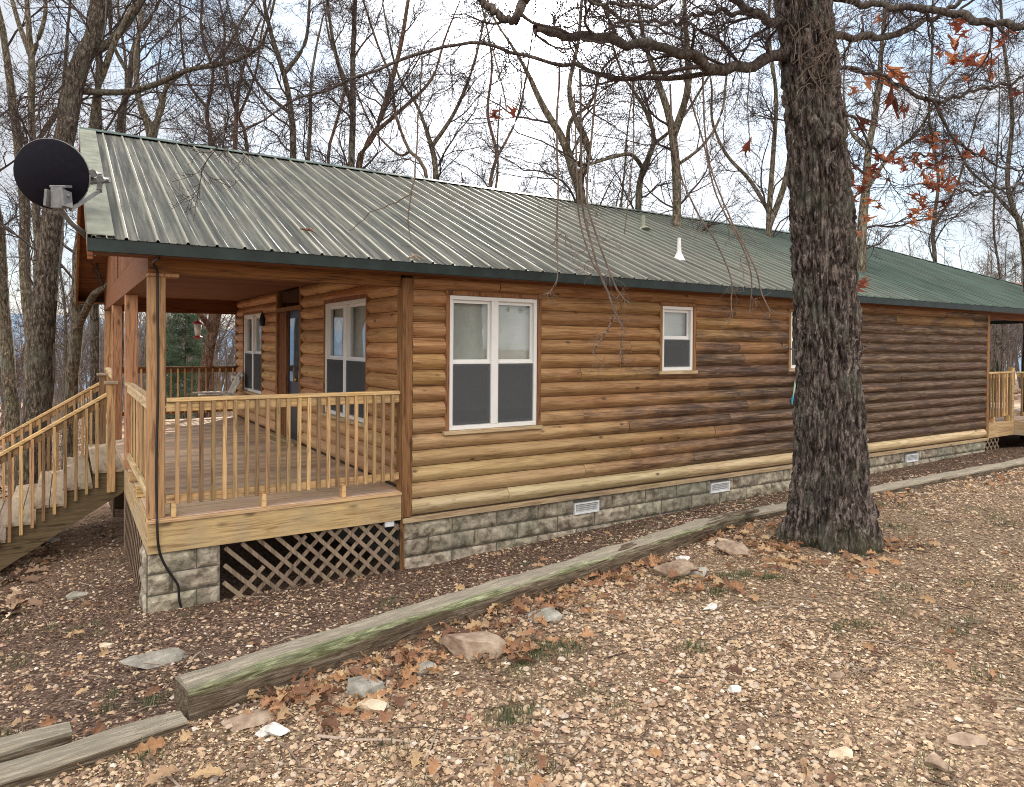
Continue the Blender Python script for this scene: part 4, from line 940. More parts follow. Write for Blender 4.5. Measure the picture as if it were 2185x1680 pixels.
scatter('fallen_leaves', lv, lf, pos, r.random(n)*6.28, (r.random(n)-.5)*2.2, .045+.065*r.random(n), 'oakleaf', 'orange brown oak leaves drifted along the mossy timber', 'leaves', .25, 4)
# leaves blanketing the wood floor behind
x, y, rr, r = sample(26000, 8, 60, 15, .4, .85); ok = ((x < -3.2) | (y > W+.6)); x, y, rr = x[ok], y[ok], rr[ok]; n = len(x)
pos = np.stack([x, y, ghn(x, y)+.02], -1)
scatter('wood_floor_litter', lv, lf, pos, r.random(n)*6.28, (r.random(n)-.5)*1.3, (.08+.10*r.random(n))*(1+rr*.02), 'soilchip', 'brown leaf carpet on the wooded slope behind the porch', 'leaf litter', .25, 5, r.random(n)**.8)
# single notable leaves
def one_leaf(px, py, size, var, yaw, label, mat='oakleaf', tilt=.2, seed=0):
    g0 = -.15
    for _ in range(3): p = atz(px, py, g0); g0 = float(ghn(p[:1], p[1:2])[0])
    v, f = oak_leaf(1.0); v = np.array(v)*size; c, s = math.cos(tilt), math.sin(tilt); v = np.stack([v[:, 0], v[:, 1]*c-v[:, 2]*s, v[:, 1]*s+v[:, 2]*c], -1)
    c, s = math.cos(yaw), math.sin(yaw); v = np.stack([v[:, 0]*c-v[:, 1]*s, v[:, 0]*s+v[:, 1]*c, v[:, 2]], -1)
    o = mesh_obj('oak_leaf', v, f, M[mat], None, False, {'var': [var]*len(f)}); o.location = (p[0], p[1], g0+.02); tag(o, label, 'leaf', 'large oak leaves lying on the ground')
one_leaf(345, 1672, .13, .98, .3, 'pink oak leaf lying at the bottom edge of the gravel')
one_leaf(440, 1668, .12, .85, -.4, 'yellow orange oak leaf next to the pink leaf')
one_leaf(888, 1634, .11, .83, .9, 'pale yellow oak leaf alone on gravel with pointed lobes')
one_leaf(318, 1605, .12, .55, .1, 'curled orange leaf under the thin split timber', tilt=.9)
one_leaf(205, 1560, .11, .35, 1.2, 'orange brown leaf standing in the soil above the timber stub', tilt=1.0)
one_leaf(175, 1472, .08, .80, .5, 'small yellow leaf on the soil beyond the timber stub')
one_leaf(160, 1335, .14, .82, .2, 'tan yellow leaf on the bank below the stairs')
one_leaf(870, 1447, .15, .6, .8, 'wide orange oak leaf leaning on the grey rock', tilt=.5)
one_leaf(1010, 1345, .12, .9, .1, 'pale orange leaf arching over the largest tan rock', tilt=.4)
one_leaf(1400, 1215, .12, .4, .6, 'rust coloured leaf standing against the timber near the pointed rock', tilt=.9)
one_leaf(1155, 1640, .10, .25, .9, 'reddish leaf on gravel near the lower edge')
one_leaf(14, 1625, .15, .45, .2, 'rust orange leaf lying on the broken timber stub', tilt=.5)
# sticks
def sticks(n, seed, r0, r1):
    x, y, rr, r = sample(n, r0, r1, seed, .5); ok = clear(x, y); x, y, rr = x[ok], y[ok], rr[ok]; n = len(x)
    k = 3; v = []; f = []
    for i, a in enumerate((-.5, -.15, .2, .5)):
        o = [0, .03, -.02, .02][i]; rd = [.016, .014, .011, .006][i]
        v += [(a, o+rd*math.cos(t), rd*math.sin(t)+.01*i) for t in (0, 2.1, 4.2)]
    for i in range(3): f += [(3*i+j, 3*i+(j+1) % 3, 3*i+3+(j+1) % 3, 3*i+3+j) for j in range(3)]
    pos = np.stack([x, y, ghn(x, y)+.008], -1)
    return scatter('twig_litter', v, f, pos, r.random(n)*6.28, (r.random(n)-.5)*6, .07+.30*r.random(n)**3, 'stick', 'small dead twigs scattered over the gravel', 'twigs', .3, seed)
sticks(2600, 16, 1.8, 14)
# grass tufts
x, y, rr, r = sample(500, 2, 12, 17, .3); ok = clear(x, y) & (fbm(np.stack([x*.9, y*.9, 0*x+9], -1), 14) > .54); cx_, cy_ = x[ok][:110], y[ok][:110]
ex = [atz(px, py, -.15)[:2] for px, py in ((1550, 1238), (1585, 1232), (1160, 1400), (1210, 1390), (1075, 1545), (1090, 1540), (1440, 1240), (330, 1440), (630, 1418), (1480, 1395), (600, 1432), (1640, 1240), (1530, 1270), (1120, 1420))]
cx_ = np.concatenate([cx_, [e[0] for e in ex for _ in range(3)]]); cy_ = np.concatenate([cy_, [e[1] for e in ex for _ in range(3)]])
m_ = 60; px_ = np.repeat(cx_, m_)+r.normal(size=len(cx_)*m_)*.05; py_ = np.repeat(cy_, m_)+r.normal(size=len(cx_)*m_)*.05; n = len(px_)
bv = [(-.05, 0, 0), (.05, 0, 0), (.035, .18, .5), (-.035, .18, .5), (0, .55, .9)]
scatter('grass', bv, [(0, 1, 2, 3), (3, 2, 4)], np.stack([px_, py_, ghn(px_, py_)], -1), r.random(n)*6.28, (r.random(n)-.5)*1.2, .02+.035*r.random(n), 'grassm', 'thin dull green grass tufts in the gravel', 'grass', .3, 6)
# ------------------------------------------------------------------ trees
def grow(P0, D0, Ln, R0, n, wig, trop, r, rt=.35):
    m = len(P0); P = np.zeros((m, n, 3)); P[:, 0] = P0; d = D0/np.linalg.norm(D0, axis=1, keepdims=True); st_ = (Ln/(n-1))[:, None]
    drift = r.normal(size=(m, 3))*wig*.35
    for i in range(1, n):
        d = d+r.normal(size=(m, 3))*wig+drift; d[:, 2] += trop; d /= np.linalg.norm(d, axis=1, keepdims=True); P[:, i] = P[:, i-1]+d*st_
    t = np.linspace(0, 1, n); R = R0[:, None]*(1-(1-rt)*t)[None]
    return P, R
def kids(P, R, Ln, cnt, r, t0, ang, ratio, rrat, rmax=9, tend=1.0):
    m, n, _ = P.shape; idx = np.repeat(np.arange(m), cnt); t = (t0+(tend-t0)*((np.tile(np.arange(cnt), m)+r.random(m*cnt))/cnt)); s = t*(n-1); i = np.minimum(s.astype(int), n-2); f = (s-i)[:, None]
    p = P[idx, i]*(1-f)+P[idx, i+1]*f; T = P[idx, i+1]-P[idx, i]; T /= np.linalg.norm(T, axis=1, keepdims=True)+1e-9
    q = r.normal(size=(m*cnt, 3)); q -= (q*T).sum(1, keepdims=True)*T; q /= np.linalg.norm(q, axis=1, keepdims=True)
    a = np.radians(ang[0]+(ang[1]-ang[0])*r.random(m*cnt))[:, None]; d = T*np.cos(a)+q*np.sin(a)
    ln = Ln[idx]*(ratio[0]+(ratio[1]-ratio[0])*r.random(m*cnt))*(1.15-.6*t); rad = np.minimum(R[idx, i]*rrat, rmax)
    return p, d, ln, rad
def tubes(batches):
    Vs = []; Fs = []; b = 0
    for P, R, k in batches:
        m, n, _ = P.shape
        if m == 0: continue
        T = np.gradient(P, axis=1); T /= np.linalg.norm(T, axis=2, keepdims=True)+1e-9
        ref = np.where(np.abs(T[:, :, 2:3]) > .92, np.array([1., 0, 0]), np.array([0, 0, 1.])); A = np.cross(T, ref); A /= np.linalg.norm(A, axis=2, keepdims=True)+1e-9; B = np.cross(T, A)
        an = 2*np.pi*np.arange(k)/k; V = P[:, :, None]+(A[:, :, None]*np.cos(an)[None, None, :, None]+B[:, :, None]*np.sin(an)[None, None, :, None])*R[:, :, None, None]
        q = np.arange(m*n*k).reshape(m, n, k)+b; w = np.roll(q, -1, 2)
        Fs.append(np.stack([q[:, :-1], w[:, :-1], w[:, 1:], q[:, 1:]], -1).reshape(-1, 4)); Vs.append(V.reshape(-1, 3)); b += m*n*k
    return np.concatenate(Vs), np.concatenate(Fs)
def resample(pts, rad, n):
    pts = np.array(smooth_pts([Vector(p) for p in pts], 8)); rad = np.interp(np.linspace(0, 1, len(pts)), np.linspace(0, 1, len(rad)), rad)
    s = np.concatenate([[0], np.cumsum(np.linalg.norm(np.diff(pts, axis=0), axis=1))]); u = np.linspace(0, s[-1], n)
    return np.stack([np.interp(u, s, pts[:, k]) for k in range(3)], -1), np.interp(u, s, rad), s[-1]
def crown(stems, r, l1=8, dens=1.0, t0=.25, len1=(1.2, 3.2), thin=.006, trop=.03, sub=(8, 7, 3), wig=.13):
    """stems: list of (P(n,3), R(n), length, t0)"""
    out = []
    PP, DD, LL, RR = [], [], [], []
    for P, R, ln, ts in stems:
        c = max(2, int(l1*ln*dens*(1-ts)/4)); p, d, l, rad = kids(P[None], R[None], np.array([ln]), c, r, ts, (20, 60), (.5, 1), .5)
        l = len1[0]+(len1[1]-len1[0])*r.random(c); l *= np.clip(rad/.03, .45, 1.25); rad = np.clip(rad*.8, thin*1.5, .026)
        PP.append(p); DD.append(d); LL.append(l); RR.append(rad)
    P0 = np.concatenate(PP); D0 = np.concatenate(DD); Ln = np.concatenate(LL); R0 = np.concatenate(RR)
    P, R = grow(P0, D0, Ln, R0, 12, wig*1.35, trop*.7, r, .3); out.append((P, np.maximum(R, thin), 5))
    p, d, l, rad = kids(P, R, Ln, sub[0], r, .12, (22, 50), (.4, .8), .55); P2, R2 = grow(p, d, l, np.maximum(rad, thin), 7, wig*1.5, trop*.7, r, .4); out.append((P2, np.maximum(R2, thin*.8), 4))
    p, d, l3, rad = kids(P2, R2, l, sub[1], r, .12, (22, 50), (.4, .75), .6); l3 = np.maximum(l3, .15); P3, R3 = grow(p, d, l3, np.maximum(rad, thin*.8), 5, wig*1.7, trop*.4, r, .5); out.append((P3, np.maximum(R3, thin*.62), 3))
    if sub[2]:
        p, d, l4, rad = kids(P3, R3, l3, sub[2], r, .2, (25, 60), (.35, .7), .7); P4, R4 = grow(p, d, l4, np.maximum(rad, thin*.6), 3, wig, 0, r, .5); out.append((P4, np.maximum(R4, thin*.5), 3))
    return out
def build_tree(name, label, base, trunkb, crownb, tmat, cmat='twig', group=None, cat='tree'):
    rt = empty(name, tuple(base), label, cat, group)
    v, f = tubes(trunkb)
    nz = (fbm(v*[9, 9, 2.5], 3, 3)-.5)*.035 if len(v) < 60000 else 0
    mesh_obj('trunk', v, f, M[tmat], rt, True); v, f = tubes(crownb); mesh_obj('crown', v, f, M[cmat], rt, False); return rt
def gz(x, y): return float(gh(np.array([x]), np.array([y]))[0])
def traced(label, Z, main, forks=(), mat='bark1', seed=0, dens=1.0, t0=.3, to_ground=True, name='bare_tree', len1=(1.0, 2.8), extra=1.0):
    r = np.random.default_rng(100+seed); s = Z/F; mp = []
    ZJ = lambda i: Z+.35*math.sin(seed*3.1+i*1.7)
    P = [at(p[0], p[1], Z+.12*i*math.sin(seed)) for i, p in enumerate(main)]; R = [p[2]*s*.78 for p in main]
    if to_ground:
        b = P[0]; g0 = gz(b[0], b[1])
        if b[2] > g0+.3: P = [np.array([b[0]+(b[0]-P[1][0])*.15, b[1], g0-.2]), np.array([b[0], b[1], g0*.5+b[2]*.5])]+P; R = [R[0]*1.35, R[0]*1.08]+R
        else: P[0] = np.array([b[0], b[1], g0-.15]); R[0] *= 1.3
    # carry the tops on out of frame
    def extend(P, R):
        d = P[-1]-P[-2]; d = d/np.linalg.norm(d); d = d*.6+np.array([0, 0, .5])
        if P[-1][2] > 5.5 or True:
            h = r.uniform(1.2, 2.6)*min(1.5, R[-1]/.03+.3); P = P+[P[-1]+d*h*.5+r.normal(size=3)*.1, P[-1]+d*h+r.normal(size=3)*.3]; R = R+[R[-1]*.75, R[-1]*.35]
        return P, R
    P, R = extend(P, R); stems = []; tb = []
    p, rr_, ln = resample(P, R, 46); p = p+ (fbm(np.stack([np.arange(46)*.35, np.zeros(46)+seed, np.zeros(46)], -1), seed, 3)[:, None]-.5)*np.array([.12, .12, 0])*np.clip(rr_/.1, .5, 1)[:, None]
    tb.append((p[None], rr_[None], 12)); stems.append((p, rr_, ln, t0))
    for k, fk in enumerate(forks):
        q = [at(a[0], a[1], Z+.12*len(main)*math.sin(seed)+(.25*j*math.cos(seed*2+k*2.3))) for j, a in enumerate(fk)]; j0 = np.argmin([np.linalg.norm(np.array([*( (p[i]-CAM)@_R/((p[i]-CAM)@_F)*F+U0,)])-fk[0][0])+abs(-(p[i]-CAM)@_U/((p[i]-CAM)@_F)*F+V0-fk[0][1]) for i in range(len(p))])
        q = [p[j0]]+q[1:]; R2 = [a[2]*s for a in fk]; q, R2 = extend(q, R2); q_, r2, l2 = resample(q, R2, 26); tb.append((q_[None], r2[None], 8)); stems.append((q_, r2, l2, .12))
    cb = crown(stems, r, 8*extra, dens, len1=len1, thin=.0042+.00007*Z)
    return build_tree(name, label, P[0], tb, cb, mat)
TR = [
 ('massive dark leaning trunk behind the satellite dish with a long side limb', 12.5, [(72, 950, 33), (92, 700, 31), (103, 560, 28), (125, 400, 27), (150, 250, 25), (178, 130, 25), (200, 60, 22), (212, -40, 20), (222, -180, 18)], [[(186, 110, 12), (235, 90, 9), (285, 30, 7), (330, -50, 5)], [(160, 212, 8), (250, 198, 7), (300, 190, 6.5), (350, 173, 6), (400, 150, 5), (470, 138, 5), (525, 120, 4), (565, 80, 3)]], 'bark0', .45),
 ('slim pale trunk curving up past the outer edge of the dish', 16, [(72, 900, 16), (62, 650, 14), (50, 430, 13), (25, 200, 10), (5, 60, 8), (-20, -60, 6)], [[(50, 400, 7), (85, 300, 5), (130, 210, 4)]], 'bark1', .4),
 ('thin straight trunk with two upper prongs above the dish', 15, [(95, 900, 13), (82, 600, 11), (76, 400, 9), (65, 110, 8), (58, 20, 6), (50, -80, 5)], [[(65, 110, 6), (40, 50, 5), (20, -20, 4)], [(65, 110, 5), (95, 40, 4), (100, -40, 3)]], 'bark1', .4),
 ('rough grey trunk at the frame edge left of every other tree'.replace('left of every other tree', 'beyond the stairs'), 17, [(28, 930, 18), (8, 650, 15), (-12, 400, 12), (-20, 200, 10)], [[(8, 640, 7), (-25, 540, 5), (-60, 430, 4)]], 'bark1', .4),
 ('brown trunk between the dish tree and the porch posts', 13.8, [(148, 930, 17), (164, 640, 15), (185, 400, 13), (202, 250, 10), (215, 170, 9), (250, 85, 7), (295, -20, 4)], [[(160, 690, 9), (200, 630, 7), (235, 600, 5)]], 'bark1', .4),
 ('slender trunk right beside the outermost porch post'.replace('right ', ''), 17, [(196, 900, 12), (204, 640, 11), (209, 300, 9), (212, 110, 7), (236, -40, 5)], [], 'bark0', .5),
 ('twin stemmed tree rising just past the gable peak', 16, [(322, 300, 12), (300, 225, 8), (290, 130, 7), (300, 40, 6), (295, -60, 5)], [[(322, 300, 9), (345, 225, 7), (355, 185, 6), (400, 150, 4), (470, 122, 3)]], 'bark1', .6),
 ('thin leaning tree right over the gable trim'.replace('right ', ''), 20, [(255, 285, 9), (275, 180, 8), (290, 90, 6), (335, 20, 4)], [[(275, 170, 5), (240, 90, 4), (235, 0, 3)]], 'bark0', .6),
 ('dark straight tree with one high fork above the ribbed roof', 16, [(626, 345, 9), (620, 240, 8), (606, 160, 7), (576, 60, 6), (560, -30, 4)], [[(608, 170, 5), (650, 95, 4), (660, 10, 3)], [(622, 250, 4), (560, 190, 3), (520, 120, 2.5)]], 'bark0', .8),
 ('reddish wand thin tree leaning over the upper roof', 19, [(527, 322, 5), (505, 240, 4), (476, 130, 4), (480, 60, 3), (462, -30, 2.5)], [[(505, 240, 3), (545, 160, 2.5), (560, 60, 2)]], 'bark2', .7),
 ('tall straight tree of the close pair above the roof middle', 15, [(750, 358, 9), (752, 250, 8), (753, 120, 7), (760, -50, 5)], [[(752, 230, 5), (720, 130, 4), (700, 20, 3)]], 'bark0', .7),
 ('leaning tree of the close pair, sweeping outwards at the top', 15.4, [(766, 362, 9), (800, 285, 8), (848, 130, 6), (868, 20, 5), (880, -60, 4)], [[(800, 285, 5), (850, 240, 4), (920, 170, 3)]], 'bark2', .7),
 ('crooked slim tree just short of the close pair', 20, [(700, 352, 4.5), (710, 290, 4), (730, 220, 4), (736, 170, 3.5), (705, 90, 3)], [], 'bark2', .8),
 ('short grey tree with long arching arms behind the ridge', 17, [(930, 390, 8), (921, 318, 7), (892, 230, 4), (850, 160, 3)], [[(922, 310, 5), (970, 240, 4), (1010, 140, 3)]], 'bark1', .8),
 ('red brown whip tree bending away from the ridge', 14.5, [(912, 388, 5), (872, 320, 4.5), (842, 240, 4), (835, 170, 3.5), (800, 80, 3)], [[(880, 330, 3), (850, 330, 2.5), (800, 280, 2)]], 'bark2', .7),
 ('stout double pronged tree nearest the ridge centre', 14, [(1240, 436, 14), (1224, 370, 13), (1202, 300, 11), (1160, 230, 9), (1130, 165, 6), (1100, 110, 4), (1060, 50, 3)], [[(1226, 378, 10), (1256, 345, 8), (1250, 300, 7.5), (1225, 245, 7), (1215, 180, 5), (1235, 80, 4)], [(1212, 320, 5), (1216, 260, 4), (1260, 220, 3)]], 'bark1', .7),
 ('twisted small tree by the white roof vent pipe', 15, [(1362, 450, 9), (1369, 372, 8), (1396, 300, 6), (1372, 225, 5), (1330, 160, 3), (1300, 60, 3)], [[(1362, 362, 5), (1346, 330, 4), (1300, 338, 3), (1250, 350, 2)], [(1396, 300, 4), (1440, 270, 3), (1490, 200, 2.5)]], 'bark1', .7),
 ('tall light grey forked tree over the second half of the ridge', 14, [(1444, 464, 12), (1442, 350, 12), (1428, 250, 10), (1402, 170, 8), (1380, 105, 6), (1360, 10, 4)], [[(1439, 275, 9), (1466, 200, 7), (1468, 120, 6), (1460, 10, 4)], [(1442, 350, 4), (1500, 310, 3), (1540, 240, 2.5)]], 'bark1', .7),
 ('mossy slim tree half hidden by the oak trunk', 16, [(1640, 492, 8), (1645, 400, 7), (1652, 300, 6), (1656, 200, 5), (1640, 60, 4)], [[(1636, 440, 5), (1600, 385, 4), (1550, 330, 3.5), (1520, 260, 3)], [(1645, 470, 7), (1672, 400, 6), (1690, 300, 5)]], 'bark1', .7),
 ('grey branching tree standing on the other side of the oak trunk', 14, [(1838, 520, 13), (1848, 400, 11), (1853, 320, 9), (1868, 240, 8), (1880, 120, 6), (1890, -20, 4)], [[(1848, 400, 5), (1900, 330, 4), (1960, 280, 3)], [(1853, 330, 4), (1815, 280, 3.5), (1800, 200, 2)]], 'bark1', .75),
 ('thin dark tree over the hipped roof end', 22, [(1995, 565, 5.5), (1990, 490, 5), (2002, 380, 4), (1982, 250, 3.5), (1990, 100, 3)], [[(1992, 480, 3), (2040, 400, 2.5), (2070, 300, 2)]], 'bark0', .8),
 ('slender dark tree seen through the far porch opening', 24, [(2122, 760, 4), (2128, 690, 3.5), (2134, 600, 3), (2120, 470, 2.5), (2130, 300, 2)], [], 'bark0', .8),
 ('brown leaning tree seen through the near porch opening', 17, [(428, 900, 16), (442, 770, 15), (458, 690, 13), (475, 600, 11), (470, 480, 9), (500, 330, 6)], [[(455, 700, 7), (425, 668, 5), (380, 640, 4)]], 'bark2', .5),
 ('pale leaning stem behind the far porch railing', 19, [(520, 880, 9), (560, 760, 8), (600, 640, 7), (640, 500, 6), (660, 300, 5)], [], 'bark1', .5),
 ('slim straight tree between the porch post pair', 21, [(248, 900, 8), (246, 700, 7), (252, 500, 6), (262, 300, 5), (270, 150, 4)], [], 'bark1', .5),
 ('thin crooked tree over the roof past the reddish wand tree', 18, [(450, 320, 6), (440, 240, 5), (455, 160, 4), (430, 60, 3.5), (440, -50, 3)], [[(441, 240, 3.5), (400, 170, 3), (385, 60, 2)]], 'bark2', .8),
 ('narrow grey tree before the sun glow above the ridge', 20, [(1045, 405, 5), (1060, 330, 4.5), (1040, 240, 4), (1050, 130, 3), (1030, 20, 2.5)], [[(1058, 330, 3), (1100, 260, 2.5), (1120, 180, 2)]], 'bark2', .8),
 ('leaning dark tree at the frame edge over the hipped end', 17, [(2190, 640, 8), (2180, 500, 7), (2150, 400, 6), (2160, 250, 5), (2140, 80, 4)], [[(2170, 470, 4), (2110, 400, 3), (2060, 350, 2.5)]], 'bark0', .8),
]
for i, (lab, Z, mn, fk, mt, dn) in enumerate(TR): traced(lab, Z, mn, fk, mt, i+1, dn)
# woods behind: copies of a few wild trees
protos = []
def wild(seed, H, lean, mat):
    r = np.random.default_rng(seed); n = 8; P = [np.zeros(3)]; d = np.array([lean, 0, 1.])
    for i in range(n): d = d+r.normal(size=3)*.09; d[2] = abs(d[2])+.05; d /= np.linalg.norm(d); P.append(P[-1]+d*H/n)
    rb = H*.0068; R = [rb*1.35]+[rb*(1-.9*(i/n))+.01 for i in range(1, n+1)]; P[0][2] = -.4
    p, rr_, ln = resample(P, R, 40); tb = [(p[None], rr_[None], 9)]; stems = [(p, rr_, ln, .25)]
    for k in range(5):
        j = int(r.uniform(12, 30)); a = r.uniform(0, 6.28); l = H*r.uniform(.25, .42); q, qr = grow(p[j][None], np.array([[math.cos(a)*.6, math.sin(a)*.6, .8]]), np.array([l]), np.array([rr_[j]*.6]), 14, .12, .05, r, .2); tb.append((q, qr, 6)); stems.append((q[0], qr[0], l, .15))
    return tb, crown(stems, r, 9, .65, len1=(1.2, 3.0), thin=.0060, sub=(7, 4, 2), wig=.13)
glab = 'thin bare tree in the deep woods beyond the cabin'
meshes = []
for k, (H, ln_, mt) in enumerate(((11, .1, 'bark1'), (13, -.1, 'bark0'), (9.5, .2, 'bark2'), (12, 0., 'bark1'), (10, -.15, 'bark2'))):
    tb, cb = wild(900+k, H, ln_, mt); v, f = tubes(tb); me1 = mesh_obj('trunk', v, f, M[mt], None, True); v, f = tubes(cb); me2 = mesh_obj('crown', v, f, M['twig'], None)
    meshes.append((me1.data, me2.data)); bpy.data.objects.remove(me1); bpy.data.objects.remove(me2)
r = np.random.default_rng(55); cnt = 0; placed = []
while cnt < 66:
    Z = 24+46*r.random(); px = r.uniform(-120, 2330)
    if px < 900 and (r.random() < .5 or Z < 32): continue
    px = px; p = at(px, 700, Z)
    if p[1] < W+4 and p[0] > -5: continue
    if -4.5 < p[0] < 22 and p[1] < W+5: continue
    if any(np.hypot(p[0]-a, p[1]-b) < 1.6 for a, b in placed): continue
    placed.append((p[0], p[1])); me = meshes[int(r.integers(5))]; root = empty('woodland_tree', (p[0], p[1], gz(p[0], p[1])-.05), glab, 'tree', 'bare woods behind the cabin')
    sc_ = r.uniform(.8, 1.25); root.rotation_euler = (0, 0, r.uniform(0, 6.28)); root.scale = (sc_, sc_, sc_*r.uniform(.85, 1.1))
    for nm, d in zip(('trunk', 'crown'), me): o = bpy.data.objects.new(nm, d); COL.objects.link(o); o.parent = root
    cnt += 1
for k in range(16):
    a = YAW+math.pi+(-1.25+2.5*k/15)+r.uniform(-.06, .06); dd = r.uniform(14, 26); x_, y_ = CAM[0]+dd*math.sin(a), CAM[1]+dd*math.cos(a); me = meshes[k % 5]
    root = empty('woodland_tree', (x_, y_, gz(x_, y_)-.05), 'thin bare tree across the gravel drive, mirrored in the windows', 'tree', 'bare trees across the drive'); sc_ = r.uniform(.8, 1.2); root.rotation_euler = (0, 0, r.uniform(0, 6.28)); root.scale = (sc_,)*3
    for nm, d in zip(('trunk', 'crown'), me): o = bpy.data.objects.new(nm, d); COL.objects.link(o); o.parent = root
# undergrowth: dry stems and saplings massed along the wood edge
def brush(n, seed, f_pos, name, label, hr=(.5, 1.8)):
    r = np.random.default_rng(seed); P0 = f_pos(n, r); D0 = np.stack([r.normal(size=n)*.35, r.normal(size=n)*.35, np.ones(n)], -1); Ln = hr[0]+(hr[1]-hr[0])*r.random(n)**1.5
    P, R = grow(P0, D0, Ln, np.full(n, .007), 7, .13, .03, r, .4); p, d, l, rad = kids(P, R, Ln, 5, r, .2, (25, 60), (.3, .6), .7); P2, R2 = grow(p, d, l, rad, 5, .18, .02, r, .5)
    p, d, l, rad = kids(P2, R2, l, 3, r, .2, (25, 60), (.35, .7), .8); P3, R3 = grow(p, d, l, rad, 4, .18, 0, r, .5)
    v, f = tubes([(P, R, 3), (P2, R2, 3), (P3, R3, 3)]); o = mesh_obj(name, v, f, M['brush'], None, False, {'var': (vn(v[f[:, 0]]*1.7, 4)*.95)}); tag(o, label, 'undergrowth', kind='stuff')
def fp1(n, r):
    x = r.uniform(-30, 32, n); y = np.where(x < -5, r.uniform(5, 40, n), r.uniform(13, 45, n)); x2 = np.where((x < -5) & (y < 9), x-3, x); return np.stack([x2, y, gh(x2, y)-.02], -1)
brush(5200, 71, fp1, 'undergrowth', 'tangled dry undergrowth along the edge of the woods')
def fp2(n, r):
    Z = r.uniform(45, 95, n); px = r.uniform(-200, 2400, n); P = np.array([at(a, 700, b) for a, b in zip(px, Z)]); return np.stack([P[:, 0], P[:, 1], gh(P[:, 0], P[:, 1])], -1)
r = np.random.default_rng(81); P0 = fp2(1500, r); Ln = r.uniform(5, 11, len(P0)); P, R = grow(P0, np.tile([0, 0, 1.], (len(P0), 1))+r.normal(size=(len(P0), 3))*.08, Ln, r.uniform(.04, .13, len(P0)), 8, .06, .05, r, .25)
p, d, l, rad = kids(P, R, Ln, 12, r, .3, (25, 55), (.2, .4), .45); P2, R2 = grow(p, d, l, np.maximum(rad, .015), 6, .16, .05, r, .5); p, d, l, rad = kids(P2, R2, l, 5, r, .2, (25, 60), (.3, .6), .6); P3, R3 = grow(p, d, l, np.maximum(rad, .012), 4, .16, 0, r, .6)
v, f = tubes([(P, R, 5), (P2, R2, 3), (P3, R3, 3)]); o = mesh_obj('distant_woods', v, f, M['fartwig'], None, False); tag(o, 'far mass of grey bare trees down the slope behind the cabin', 'woods', kind='stuff')
# evergreen seen through the porch
def evergreen(px, py, Z, H, label, seed):
    r = np.random.default_rng(seed); b = at(px, py, Z); b[2] = gz(b[0], b[1]); P = np.linspace(b, b+[0, 0, H], 12); R = np.linspace(H*.018, .01, 12)
    n = 130; p, d, l, rad = kids(P[None], R[None], np.array([H]), n, r, .1, (70, 100), (.15, .3), .3); l *= 1.0; P2, R2 = grow(p, d, l, np.maximum(rad, .008), 7, .07, -.02, r, .4)
    p, d, l, rad = kids(P2, R2, l, 12, r, .15, (30, 60), (.3, .6), .6); P3, R3 = grow(p, d, l, rad, 4, .1, -.01, r)
    rt = empty('evergreen_tree', tuple(b), label, 'tree'); v, f = tubes([(P[None], R[None], 8), (P2, R2, 4)]); mesh_obj('trunk', v, f, M['bark0'], rt, True)
    c = np.repeat(P3.reshape(-1, 3), 7, 0)+r.normal(size=(P3.shape[0]*P3.shape[1]*7, 3))*.035; m_ = len(c); a = r.normal(size=(m_, 3)); a /= np.linalg.norm(a, axis=1, keepdims=True); q = np.cross(a, r.normal(size=(m_, 3))); q /= np.linalg.norm(q, axis=1, keepdims=True)
    V = np.stack([c-q*.007, c+q*.007, c+a*.085], 1).reshape(-1, 3); mesh_obj('crown', V, np.arange(len(V)).reshape(-1, 3), M['needle'], rt, False, {'var': np.repeat(r.random(m_//7+1), 7)[:m_]})
evergreen(395, 850, 26, 4.6, 'green cedar seen through the porch between the corner post and wall', 5)
evergreen(352, 850, 31, 4.2, 'fainter cedar further off beside the green cedar', 6)
evergreen(2128, 850, 48, 2.0, 'small cedar beyond the far porch railing', 7)
